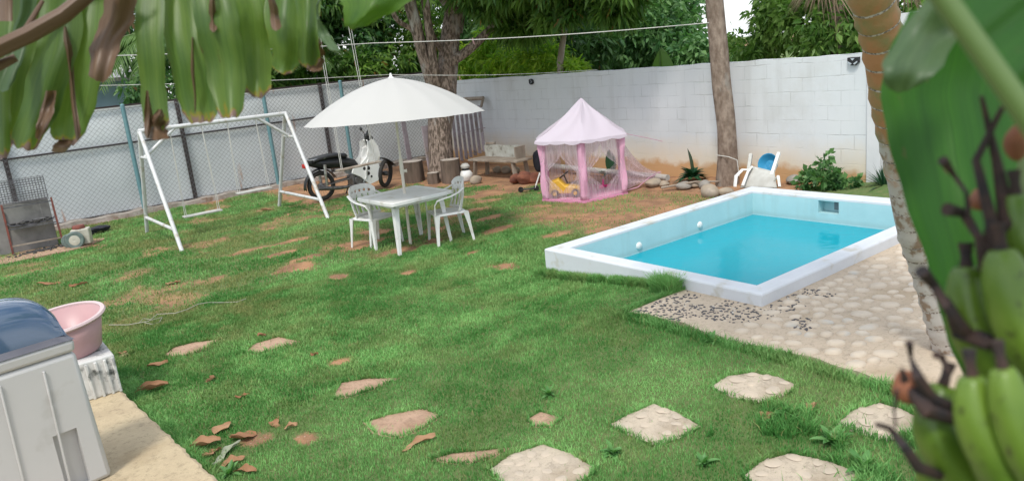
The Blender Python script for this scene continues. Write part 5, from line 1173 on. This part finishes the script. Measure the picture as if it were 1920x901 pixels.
# --- dry fronds hanging into view from a palm beyond the wall
t = thing('dead_frond_palm', 'palm beyond the wall whose dry straw coloured fronds hang at the top edge', 'palm', (12.4,6.9,0)); off = Vector((12.4,6.9,0)); q = onX(1545,-45,11.9)
loc(MB().tube([(12.4,6.9,0),(12.3,6.9,2.4),q+Vector((.2,0,.1))], [.15,.13,.12], 12).build('trunk', M['palm_bark'], t), off)
for (tx, ty, n, sd) in ((1512,25,34,1),(1582,52,14,2),(1540,15,24,3),(1700,22,22,4)):
    v, f, ti = [], [], []; g = random.Random(sd); s0 = q if tx < 1650 else onX(1690,-40,11.5)
    for k in range(n):
        e = onX(tx+g.uniform(-38,38), ty+g.uniform(-14,12), 11.8+g.uniform(-.2,.2)); a = s0+Vector((g.uniform(-.1,.1),g.uniform(-.12,.12),g.uniform(-.02,.1))); m2 = (a+e)/2+Vector((0,0,.10)); sd_ = Vector((0,.012,0)); i0 = len(v)
        v += [a-sd_,a+sd_,m2-sd_*1.2,m2+sd_*1.2,e]; f += [(i0,i0+1,i0+3,i0+2),(i0+2,i0+3,i0+4)]; ti += [g.random()*.8]*5
    me = bpy.data.meshes.new('dry_frond'); me.from_pydata([tuple(x) for x in v], [], f); me.materials.append(M['leaf_dry']); at_ = me.attributes.new('tint','FLOAT','POINT'); at_.data.foreach_set('value', ti); me.update()
    o = bpy.data.objects.new('dry_frond', me); COL.objects.link(o); o.parent = t; o.location = -off

# --- garden plants in the flower bed
def bladeplant(name, label, cat, c, leaves, mat, seed, group='garden plants'):
    """leaves: (azimuth, elevation, length, width)"""
    t = thing(name, label, cat, c, 0, group); v, f, ti = [], [], []; g = random.Random(seed)
    for (az, el, L_, W_) in leaves:
        d = Vector((math.cos(az)*math.cos(el), math.sin(az)*math.cos(el), math.sin(el))); s = d.cross(Vector((0,0,1))).normalized(); up = s.cross(d); n0 = len(v); tt = g.random()*.8
        for i in range(7):
            q = i/6; w_ = W_/2*math.sin(math.pi*min(.999,.12+.88*q))**.75 if i < 6 else .002; p = d*L_*q+Vector((0,0,-L_*.45*q*q*math.cos(el)))
            v += [p-s*w_+up*w_*.35, p, p+s*w_+up*w_*.35]; ti += [tt]*3
        for i in range(6):
            for j in range(2): a = n0+i*3+j; f.append((a,a+1,a+4,a+3))
    me = bpy.data.meshes.new('foliage'); me.from_pydata([tuple(x) for x in v], [], f); me.materials.append(mat); at_ = me.attributes.new('tint','FLOAT','POINT'); at_.data.foreach_set('value', ti); me.polygons.foreach_set('use_smooth',[True]*len(f)); me.update()
    o = bpy.data.objects.new('foliage', me); COL.objects.link(o); o.parent = t; return t
g = random.Random(2); c = onX(1298,332,10.0)
bladeplant('leafy_plant', 'dark glossy plant with one tall upright leaf left of the slim palm', 'plant', (c.x,c.y,.12), [(2.0,1.45,.52,.19)]+[(g.uniform(0,6.28), g.uniform(.15,1.0), g.uniform(.18,.34), .10) for _ in range(60)], M['leaf_brom'], 3)
c = onX(1146,330,10.0); bladeplant('leafy_plant', 'plant with a single tall broad leaf seen through the tent net', 'plant', (c.x,c.y,.08), [(1.2,1.5,.46,.22),(2.5,.5,.3,.1),(-1.2,.4,.28,.1),(3.4,.3,.3,.09),(.4,.3,.25,.08)], M['leaf_brom'], 4)
c = onX(1545,349,10.0); t = thing('bushy_plant', 'green bushy plant with a taller leafy stem behind the pool', 'plant', (c.x,c.y,.12), 0, 'garden plants')
o = leafcloud('foliage', [(c.x,c.y-.02,.25,.16,.30,.14,46),(c.x,c.y+.30,.20,.12,.16,.09,18),(c.x,c.y-.34,.2,.12,.14,.09,16),(c.x-.0,c.y-.0,.50,.06,.10,.14,10)], M['leaf_green'], t, size=.10, aspect=.6, per=7, twig=.1, seed=21, droop=.2); o.location = (-c.x,-c.y,-.12)
MB().tube([(0,0,0),(.01,-.01,.25),(0,0,.5)], [.012,.01,.005], 6).build('stem', M['leaf_brom'], t)
c = onX(1658,348,10.1); bladeplant('spiky_plant', 'dark spiky fine leaved plant at the wall pillar', 'plant', (c.x,c.y,.12), [(g.uniform(0,6.28), g.uniform(.3,1.4), g.uniform(.3,.5), .022) for _ in range(90)], M['leaf_brom'], 5)
# rosettes of weeds in the lawn
for k, (x, y, s, lab) in enumerate(((1335,640,.12,'small leafy weed at the paving edge'),(1030,740,.10,'small weed below the long pink slab row'),(1150,850,.13,'weed patch between the two middle cobbled stones'),(1560,830,.16,'weedy clump left of the half hidden stone'),(1620,880,.16,'weedy clump at the bottom right'),(1480,780,.12,'thin weed right of the diamond stone'),(1320,870,.12,'low weed above the bottom stones'),(430,890,.13,'green weed at the bottom of the patio edge'))):
    c = G(x, y); bladeplant('weed', lab, 'weed', (c.x,c.y,c.z), [(g.uniform(0,6.28), g.uniform(.2,1.2), g.uniform(.3,1)*s, .25*s) for _ in range(26)], M['weed'], k+50, 'weeds in the lawn')

# --- fallen leaves
fl = [(285,733,.20,.10,.3,'curled brown leaf heap by the patio corner'),(297,686,.13,.05,.2,'thin brown leaf left of the long pink slab'),(398,714,.08,.04,1,'small brown leaf in the left lawn'),(455,745,.08,.03,.1,'tiny dark leaf strip left of the triangular slab'),(517,797,.07,.05,1.4,'upright curled leaf in the lower lawn'),(545,803,.07,.03,.2,'small folded leaf right of the upright curled one'),
      (385,838,.16,.09,.1,'crumpled leaf nearest the patio edge'),(420,806,.12,.06,.8,'bent leaf with a pale tip, topmost of the pile'),(458,822,.13,.10,.3,'broad tan leaf right in the pile'),(398,852,.11,.05,.9,'thin brown leaf lowest left in the pile'),(425,852,.20,.04,.85,'long pale grey green leaf across the pile'),(437,869,.12,.05,.2,'brown leaf below the pile'),(462,887,.13,.05,-.5,'brown leaf at the very bottom edge'),
      (492,632,.06,.05,.6,'brown leaf on the pointed pink slab'),(92,534,.22,.06,0,'long tan leaf in the far left lawn'),(148,536,.16,.05,.1,'dull leaf right of the long tan one'),(325,532,.14,.06,-.2,'tan leaf left of the dirt patches'),(785,833,.18,.04,.2,'grey leaf strip below the five sided slab'),(1440,785,.06,.05,.5,'small tan leaf between the cobbled stones'),(1520,768,.06,.05,1.2,'pinkish leaf above the half hidden stone'),(502,396,.18,.07,.2,'dark leaf by the right legs of the swing set'),(230,664,.06,.03,.4,'tiny leaf by the pink sliver slab'),(590,668,.05,.04,.2,'tiny leaf in the middle lawn')]
for k, (x, y, L_, W_, rot, lab) in enumerate(fl):
    c = G(x, y); g = random.Random(k); L_ *= 1.35; W_ *= 1.35; cu = g.uniform(1.2,2.6); tw_ = g.uniform(-1,1)
    def lf(u, v):
        a = (u-.5)*2; wv = W_/2*math.sin(math.pi*min(.98,.06+.94*v))**.6*(1+.15*math.sin(v*17+k)); th = a*cu*.6
        return ((v-.5)*L_, wv*math.sin(th)/max(cu*.5,.5)+.01*math.sin(v*7+k), .018+wv*(1-math.cos(th))*.7+.010*math.sin(v*3.1+k)+.006*math.sin(v*(5+k%4)+u*6+k)+.004*math.sin(v*17+u*9+k*2)+tw_*a*(v-.5)*.03)
    o = MB().grid(lf, 8, 14).build('fallen_leaf', M['leaf_fallen']); o.location = (c.x,c.y,c.z+.005); o.rotation_euler = (g.uniform(-.2,.2), g.uniform(-.15,.15), rot-R(20)+g.uniform(-.1,.1))
    at_ = o.data.attributes.new('tint','FLOAT','POINT'); tt = g.random()*.8 if 'pale' not in lab and 'grey' not in lab else .85; at_.data.foreach_set('value', [tt]*len(o.data.vertices))
    if k == 10: o.data.materials[0] = pm('grey green dry leaf', (.34,.36,.26), (.26,.28,.2), 9, .8)
    tag(o, lab, 'leaf', 'dry leaves on the lawn')
# string on the grass
pts = [G(x,y)+Vector((0,0,.03)) for x,y in ((205,612),(240,612),(280,605),(296,592),(330,590),(352,583),(372,573),(390,570),(420,570),(445,569),(462,563))]
M['old_string'] = pm('dull string', (.38,.37,.30), rough=.9)
tag(MB().tube([p-Vector((0,0,.008)) for p in pts], .004, 5).build('string', M['old_string']), 'long pale string lying loosely across the left lawn', 'string')
pts = [G(x,y)+Vector((0,0,.035)) for x,y in ((262,608),(270,600),(285,603),(305,598),(300,607),(285,611),(272,608))]
tag(MB().tube([p-Vector((0,0,.012)) for p in pts], .0035, 5).build('string_loop', M['old_string']), 'small loop of pale string beside the long string', 'string')
# washing lines
def line(name, pts, r, lab):
    P = [Vector(p) for p in pts]; path = []
    for i in range(len(P)-1):
        for j in range(12): f = j/12; path.append(P[i].lerp(P[i+1], f)+Vector((0,0,-.05*math.sin(math.pi*f))))
    path.append(P[-1]); tag(MB().tube(path, r, 6).build(name, M['rope']), lab, 'rope', 'clothes lines over the yard'); return path
l1 = line('clothes_line', (onY(-150,112,12.8), onY(700,81,12.2), onX(1330,43,9.87)), .008, 'upper white clothes line tied to the slim palm')
l2 = line('clothes_line', (onY(-150,165,13.2), onY(730,140,13.0), onX(1120,131,10.35)), .006, 'lower thin clothes line ending at the wall top')
c = onY(887,73,12.0); tag(MB().tube([onY(886,71,12.05),onY(887,76,12.05),onY(890,84,12.05)], [.012,.016,.01], 6).build('clothes_peg', M['pink_plastic']), 'pink clothes peg on the upper line', 'peg')

# ================================================================== BANANA PLANTS NEAR THE CAMERA
def bananamat(name, c1, c2, brown, edge, tr=.4, pale=None):
    m, t, b, o = newmat(name); uv = nn(t, 'Attribute', attribute_name='lu').outputs['Fac']; lv = nn(t, 'Attribute', attribute_name='lv').outputs['Fac']; sd = nn(t, 'Attribute', attribute_name='seed').outputs['Fac']
    tc = nn(t, 'TexCoord').outputs['Object']; cb = nn(t, 'CombineXYZ'); t.links.new(math_(t, 'ADD', math_(t, 'MULTIPLY', uv, 1.0), sd), cb.inputs[0]); t.links.new(lv, cb.inputs[1]); t.links.new(sd, cb.inputs[2])
    mp = nn(t, 'Mapping', Scale=(22,.6,1)); t.links.new(cb.outputs[0], mp.inputs['Vector']); ve = noise(t, 1, 4, mp.outputs[0])
    mp2 = nn(t, 'Mapping', Scale=(3,2.2,1)); t.links.new(cb.outputs[0], mp2.inputs['Vector']); bl = noise(t, 1, 4, mp2.outputs[0])
    col = rgbmix(t, ramp(t, bl, .35, .65), c1, c2); col = rgbmix(t, math_(t, 'MULTIPLY', ramp(t, ve, .42, .62), .30), col, tuple(q*1.25 for q in c2)); 
    mp3 = nn(t, 'Mapping', Scale=(70,.35,1)); t.links.new(cb.outputs[0], mp3.inputs['Vector']); col = rgbmix(t, math_(t, 'MULTIPLY', ramp(t, noise(t, 1, 2, mp3.outputs[0]), .5, .58), .42), col, tuple(q*.55 for q in c1))
    mp5 = nn(t, 'Mapping', Scale=(9,7,1)); t.links.new(cb.outputs[0], mp5.inputs['Vector']); col = rgbmix(t, ramp(t, noise(t, 1, 6, mp5.outputs[0], .7), .64, .70), col, (.10,.075,.03))
    # dying tip and torn margins
    mp4 = nn(t, 'Mapping', Scale=(4,5,1)); t.links.new(cb.outputs[0], mp4.inputs['Vector']); n4 = noise(t, 1, 5, mp4.outputs[0])
    k = math_(t, 'MULTIPLY_ADD', math_(t, 'SUBTRACT', n4, .5), .30, lv)
    eu = math_(t, 'ABSOLUTE', math_(t, 'SUBTRACT', uv, .5)); k2 = math_(t, 'MULTIPLY_ADD', math_(t, 'SUBTRACT', n4, .5), .10, eu)
    kk = math_(t, 'MAXIMUM', k, math_(t, 'MULTIPLY_ADD', k2, 1.0, edge))
    col = rgbmix(t, ramp(t, kk, brown-.02, brown), col, (.24,.19,.02)); dead = rgbmix(t, ramp(t, n4, .4, .6), (.11,.055,.04), (.20,.13,.10))
    dk = ramp(t, kk, brown+.004, brown+.018); col = rgbmix(t, dk, col, dead)
    t.links.new(col, b.inputs['Base Color']); b.inputs['Roughness'].default_value = .42; b.inputs['Specular IOR Level'].default_value = .4
    trn = nn(t, 'BsdfTranslucent'); t.links.new(rgbmix(t, .45, col, rgbmix(t, dk, tuple(q*2.0 for q in c2[:2])+(c2[2]*.6,), (.16,.09,.06))), trn.inputs['Color'])
    ms = nn(t, 'MixShader'); t.links.new(math_(t, 'MULTIPLY_ADD', dk, -tr*.6, tr), ms.inputs[0]); t.links.new(b.outputs[0], ms.inputs[1]); t.links.new(trn.outputs[0], ms.inputs[2])
    t.links.new(ms.outputs[0], o.inputs['Surface']); bump(t, b, ve, .2, .003); return m
BG = bananamat('hanging banana leaf', (.065,.135,.034), (.125,.20,.042), .965, .445)
BD = bananamat('dead banana strip', (.105,.056,.032), (.16,.10,.062), 1.3, 0, .15)
BL = bananamat('lime banana leaf', (.05,.125,.02), (.10,.20,.025), .965, .44, .5)
BR = bananamat('deep green banana leaf', (.018,.085,.008), (.032,.125,.008), 1.3, 0, .35)
BW = bananamat('pale leaf underside', (.07,.125,.06), (.10,.16,.075), 1.3, 0, .35)
def strip(parent, path, mat, depth, name='leaf_strip', fold=.12, wave=.012, nu=10, nv=30, seed=0, dd=0, dz=None, ragged=.03):
    """path: (px, py, width px) down the strip; depth m (dd: change of depth to the tip)"""
    g = random.Random(seed); k = len(path); ph = [g.uniform(0,6) for _ in range(4)]; mb = MB()
    def f(u, v):
        s = v*(k-1); i = min(int(s), k-2); q = s-i; q_ = q*q*(3-2*q)*.5+q*.5; a, b = path[i], path[i+1]
        px = a[0]*(1-q_)+b[0]*q_; py = a[1]*(1-q)+b[1]*q; w_ = a[2]*(1-q_)+b[2]*q_
        e = (u-.5)*2; rg = ragged*(math.sin(v*23+ph[0])+math.sin(v*41+ph[1])*.6)*abs(e)
        if v > .97: w_ *= 1-.15*(v-.97)/.03
        tipn = 1+.010*(math.sin(u*7+ph[2])+.7*math.sin(u*19+ph[3]))*max(0,(v-.8)/.2)-.05*abs(e)**3*max(0,(v-.8)/.2)
        d = depth+dd*v+fold*.06*abs(e)+wave*.5*math.sin(e*3.5+ph[1]+v*2)+.012*math.sin(v*7+ph[0])
        return dep(px+e*w_/2*(1+rg), path[0][1]+(py-path[0][1])*tipn, d)
    mb.grid(f, nu, nv); o = mb.build(name, mat, parent, ang=80)
    n = len(o.data.vertices); us = [(i % (nu+1))/nu for i in range(n)]; vs_ = [(i//(nu+1))/nv for i in range(n)]
    for nm, dat in (('lu',us),('lv',vs_),('seed',[seed*1.37]*n)): o.data.attributes.new(nm,'FLOAT','POINT').data.foreach_set('value', dat)
    return o
def rebase(t, p):
    """move the parent's base to p and keep the children where they are"""
    t.location = p
    for c in t.children: c.location = c.location-Vector(p)
bp_ = thing('banana_plant', 'torn banana leaf hanging in brown tipped strips at the upper left', 'banana plant', (0,0,0))
S = lambda path, mat, d, **k: strip(bp_, path, mat, d, **k)
S([(20,-40,70),(22,60,60),(12,160,60),(6,290,40)], BD, 1.62, seed=1)
S([(70,-40,90),(62,60,80),(38,160,62),(22,272,50)], BG, 1.56, seed=2)
S([(0,40,50),(-5,150,50),(0,300,40)], BG, 1.50, seed=30)
S([(118,-40,80),(112,70,84),(82,180,78),(48,282,62)], BG, 1.50, seed=3)
S([(96,170,20),(88,210,26),(78,240,22),(72,262,12)], BD, 1.48, seed=31)
S([(165,-40,96),(158,60,98),(142,160,92),(126,270,66)], BG, 1.52, seed=4)
S([(122,50,6),(128,100,18),(136,170,9),(146,262,12)], BD, 1.49, seed=5, wave=.004)
S([(124,262,26),(116,272,34),(110,286,26)], BD, 1.50, seed=32)
S([(232,-40,60),(222,30,62),(196,90,54),(187,153,40)], BD, 1.40, seed=6, ragged=.06)
S([(283,-40,56),(280,60,54),(286,150,48),(294,252,50)], BG, 1.44, seed=7, wave=.006)
S([(300,205,10),(292,232,36),(296,262,44)], BD, 1.43, seed=33, ragged=.12)
S([(276,170,5),(278,215,16),(276,258,10)], BD, 1.42, seed=38)
S([(335,-40,80),(345,50,84),(362,140,78),(376,232,66)], BG, 1.47, seed=8)
S([(392,-40,76),(408,50,84),(424,130,76),(431,222,52)], BG, 1.43, seed=9)
S([(452,-40,80),(468,40,80),(474,100,70),(482,182,54)], BG, 1.49, seed=10)
S([(361,70,3),(361,130,7),(366,180,4),(366,212,3)], BD, 1.455, seed=11, wave=.002)
S([(398,-30,8),(398,20,13),(400,60,14)], BD, 1.41, seed=12, wave=.002)
S([(500,-30,9),(514,20,16),(518,57,20)], BD, 1.40, seed=34, wave=.002)
S([(535,-40,78),(532,40,72),(538,100,56),(534,138,50)], BG, 1.46, seed=13)
S([(575,-40,60),(578,20,44),(578,70,38),(580,128,42)], BG, 1.44, seed=14, wave=.02)
S([(580,66,36),(586,100,44),(590,134,30)], BD, 1.46, seed=35, ragged=.1)
S([(597,36,6),(607,66,22),(626,92,20),(640,104,8)], BW, 1.38, seed=15, wave=.004)
S([(610,-20,4),(595,10,5),(596,40,6)], BW, 1.38, seed=36, wave=.002)
S([(60,-40,40),(52,20,30),(30,90,36),(5,170,40)], BW, 1.45, seed=37)
# lower midrib and petiole, brown
A0 = dep(-60,118,1.34); A1 = dep(60,62,1.34); A2 = dep(120,28,1.35); A3 = dep(190,-30,1.36)
MB().tube([A0,A1,A2,A3], [.021,.021,.020,.016], 12, flat=.7).build('midrib', BD, bp_)
for (x0,y0,x1,y1,w_) in ((-40,140,30,108,.012),(40,70,80,2,.006)): MB().tube([dep(x0,y0,1.36), dep(x1,y1,1.38)], [w_,w_*.6], 8).build('torn_rib', BD, bp_)
M['stalk'] = pm('banana stalk green', (.10,.17,.05), (.16,.20,.08), 5, .5)
mr = [dep(-60,-60,1.5), dep(200,-75,1.5), dep(430,-70,1.47), dep(640,-48,1.44)]
MB().tube(mr, [.03,.025,.02,.01], 12).build('midrib', M['stalk'], bp_)
sb = Vector((-.75,1.0,0)); MB().tube([(-.75,1.0,-.1),(-.72,1.05,1.2),(-.62,1.15,2.6),mr[0]], [.12,.10,.05,.03], 14).build('pseudostem', M['stalk'], bp_)
rebase(bp_, sb)
# lime leaf tip hanging in the top middle
b2 = thing('banana_leaf', 'lime green banana leaf tip hanging at the top centre', 'banana leaf', (0,0,0))
strip(b2, [(735,-60,260),(716,-20,190),(700,12,112),(668,48,46),(660,56,16)], BL, 1.25, seed=21, name='leaf_blade', nu=14, nv=24, fold=.3, ragged=.01)
MB().tube([dep(790,-70,1.27), dep(715,-20,1.27), dep(662,50,1.27)], [.008,.005,.002], 8).build('midrib', M['stalk'], b2); rebase(b2, dep(735,-60,1.25))

# right hand side: leaves and fruit just beside the camera
b3 = thing('hanging_leaf', 'broad deep green banana leaf hanging at the right edge', 'banana leaf', (0,0,0))
strip(b3, [(1830,20,250),(1800,100,270),(1785,175,270),(1800,260,272),(1815,370,240),(1835,500,188),(1850,640,150),(1860,760,90)], BR, .78, seed=22, name='leaf_blade', nu=14, nv=30, fold=.4, ragged=.0)
strip(b3, [(1795,-20,90),(1745,60,110),(1712,120,116),(1690,172,64)], BW, .70, seed=23, name='leaf_blade', nu=10, nv=16, ragged=.02, fold=.1)
rebase(b3, dep(1830,20,.78))
b4 = thing('near_leaf', 'closest banana leaf with a thick pale midrib in the upper right corner', 'banana leaf', (0,0,0))
mb = MB(); a = dep(1700,-110,.42); e = dep(2010,330,.42); nrm = Vector(CM[2]); side = (e-a).cross(nrm).normalized(); 
if side.z < 0: side = -side
def nl(u, v): p = a.lerp(e, v); return p+side*(.002+.15*u)+nrm*(.02*math.sin(u*2.2)+.004*math.sin(v*30))
mb.grid(nl, 12, 24); o = mb.build('leaf_blade', BR, b4, ang=80); n = len(o.data.vertices)
for nm, dat in (('lu',[(i//13)/24 for i in range(n)]),('lv',[(i%13)/13*.8 for i in range(n)]),('seed',[9.1]*n)): o.data.attributes.new(nm,'FLOAT','POINT').data.foreach_set('value', dat)
M['midrib_pale'] = pm('pale green midrib', (.12,.19,.055), (.10,.16,.045), 8, .45)
MB().tube([a-side*.004-nrm*.004, a.lerp(e,.5)-side*.004-nrm*.004, e-side*.004-nrm*.004], [.0062,.0062,.007], 14).build('midrib', M['midrib_pale'], b4); rebase(b4, a)
b5 = thing('banana_bunch', 'bunch of unripe green bananas with dried dark flower ends at the right edge', 'banana bunch', (0,0,0))
def banmat():
    m, t, b, o = newmat('unripe banana skin'); tc = nn(t, 'TexCoord').outputs['Object']; col = rgbmix(t, ramp(t, noise(t, 14, 3, tc), .35, .65), (.06,.125,.010), (.12,.20,.022)); col = rgbmix(t, ramp(t, noise(t, 90, 5, tc, .7), .58, .66), col, (.05,.07,.012))
    t.links.new(col, b.inputs['Base Color']); b.inputs['Roughness'].default_value = .4; b.inputs['Subsurface Weight'].default_value = 0; return m
BN = banmat(); DK = pm('dried banana flower', (.022,.018,.02), (.06,.032,.024), 60, .9, .4, 120, .002)
def finger(p, w_, d, dd=0, tip=True):
    """pixel path of one banana, width px at its middle"""
    k = len(p); path = []; rad = []
    P = [dep(x, y, d+dd*i/(k-1)) for i, (x, y) in enumerate(p)]; seg = 7
    for i in range(k-1):
        p0, p1, p2, p3 = P[max(i-1,0)], P[i], P[i+1], P[min(i+2,k-1)]
        for j in range(seg): f = j/seg; path.append(.5*((2*p1)+(p2-p0)*f+(2*p0-5*p1+4*p2-p3)*f*f+(3*p1-p0-3*p2+p3)*f**3))
    path.append(P[-1]); m_ = len(path); r = w_/2*d/F
    for i in range(m_): s = i/(m_-1); rad.append(r*max(.22, math.sin(math.pi*(.10+.82*s))**.55))
    mb = MB().tube(path, rad, 20)
    for i in range(m_):
        for j in range(20): v_ = Vector(mb.v[i*20+j]); mb.v[i*20+j] = tuple(path[i]+(v_-path[i])*(1+.055*math.cos(5*2*math.pi*j/20+.7)))
    o = mb.build('banana', BN, b5, ang=80)
    if tip: q = path[-1]; dr = (path[-1]-path[-3]).normalized(); MB().tube([q-dr*.002, q+dr*.008, q+dr*.018], [r*.30,r*.22,r*.32], 8).build('dried_flower', DK, o)
    return o
finger([(1905,960),(1800,880),(1752,800),(1768,722)], 78, .56)
finger([(1960,980),(1880,880),(1835,790),(1822,705)], 84, .50)
finger([(1990,960),(1930,860),(1898,770),(1880,690)], 80, .48)
finger([(1940,760),(1880,700),(1822,600),(1812,500)], 92, .56)
finger([(1990,740),(1925,640),(1890,540),(1878,468)], 88, .52)
finger([(2010,620),(1950,520),(1915,430),(1905,365)], 80, .54)
finger([(1990,860),(1920,780),(1850,690),(1835,610)], 74, .60)
finger([(1830,1000),(1770,940),(1748,880),(1745,830)], 60, .62)
finger([(1960,1010),(1905,930),(1860,860),(1850,800)], 80, .53)
MB().tube([dep(2020,1050,.66), dep(1975,700,.62), dep(1950,400,.60), dep(1985,150,.62)], [.022,.022,.02,.02], 14).build('fruit_stalk', M['stalk'], b5)
for pts, rs in (([(1768,300),(1790,330),(1812,360),(1816,400)],[.0075,.0035,.003,.004]),([(1776,392),(1808,400),(1835,445),(1848,500),(1870,520)],[.010,.008,.006,.010,.008]),
                ([(1728,508),(1752,535),(1775,575),(1800,610),(1830,640)],[.010,.007,.007,.010,.008]),([(1705,642),(1708,672),(1722,708),(1745,745),(1800,770)],[.0055,.0025,.008,.010,.008]),
                ([(1645,795),(1668,802),(1695,835),(1722,875),(1760,890)],[.004,.0045,.007,.009,.008]),([(1756,665),(1766,668),(1780,700)],[.006,.005,.003]),
                ([(1690,690),(1700,720),(1740,770),(1790,785)],[.002,.009,.012,.009]),([(1880,200),(1830,300),(1860,420),(1850,480)],[.004,.006,.009,.008]),
                ([(1840,180),(1868,300),(1890,420),(1930,470)],[.003,.007,.013,.012]),([(1772,560),(1800,620),(1850,640),(1900,650)],[.006,.014,.012,.008]),([(1682,730),(1676,770),(1680,800)],[.003,.002,.002])):
    n = len(pts); MB().tube([dep(x, y, .545+.01*math.sin(i*2)) for i, (x, y) in enumerate(pts)], [q*.5 for q in rs], 9).build('dried_flower', DK, b5)
M['bract'] = pm('reddish brown bract', (.30,.10,.04), (.18,.07,.04), 30, .7)
MB().rock(dep(1905,268,.56), (.014,.014,.026), 3, 8).build('bract', M['bract'], b5); MB().rock(dep(1702,722,.56), (.026,.02,.026), 5, 8).build('bract', M['bract'], b5); MB().rock(dep(1838,375,.575), (.02,.015,.02), 6, 8).build('bract', M['bract'], b5)
rebase(b5, dep(2020,1050,.66))
# the plant that carries them, just outside the right edge
b6 = thing('banana_plant', 'banana stem standing just beyond the right edge', 'banana plant', (1.9,.0,0))
MB().tube([(0,0,-.1),(0,0,1.4),(-.05,.05,2.9)], [.13,.11,.07], 16).build('pseudostem', M['stalk'], b6)
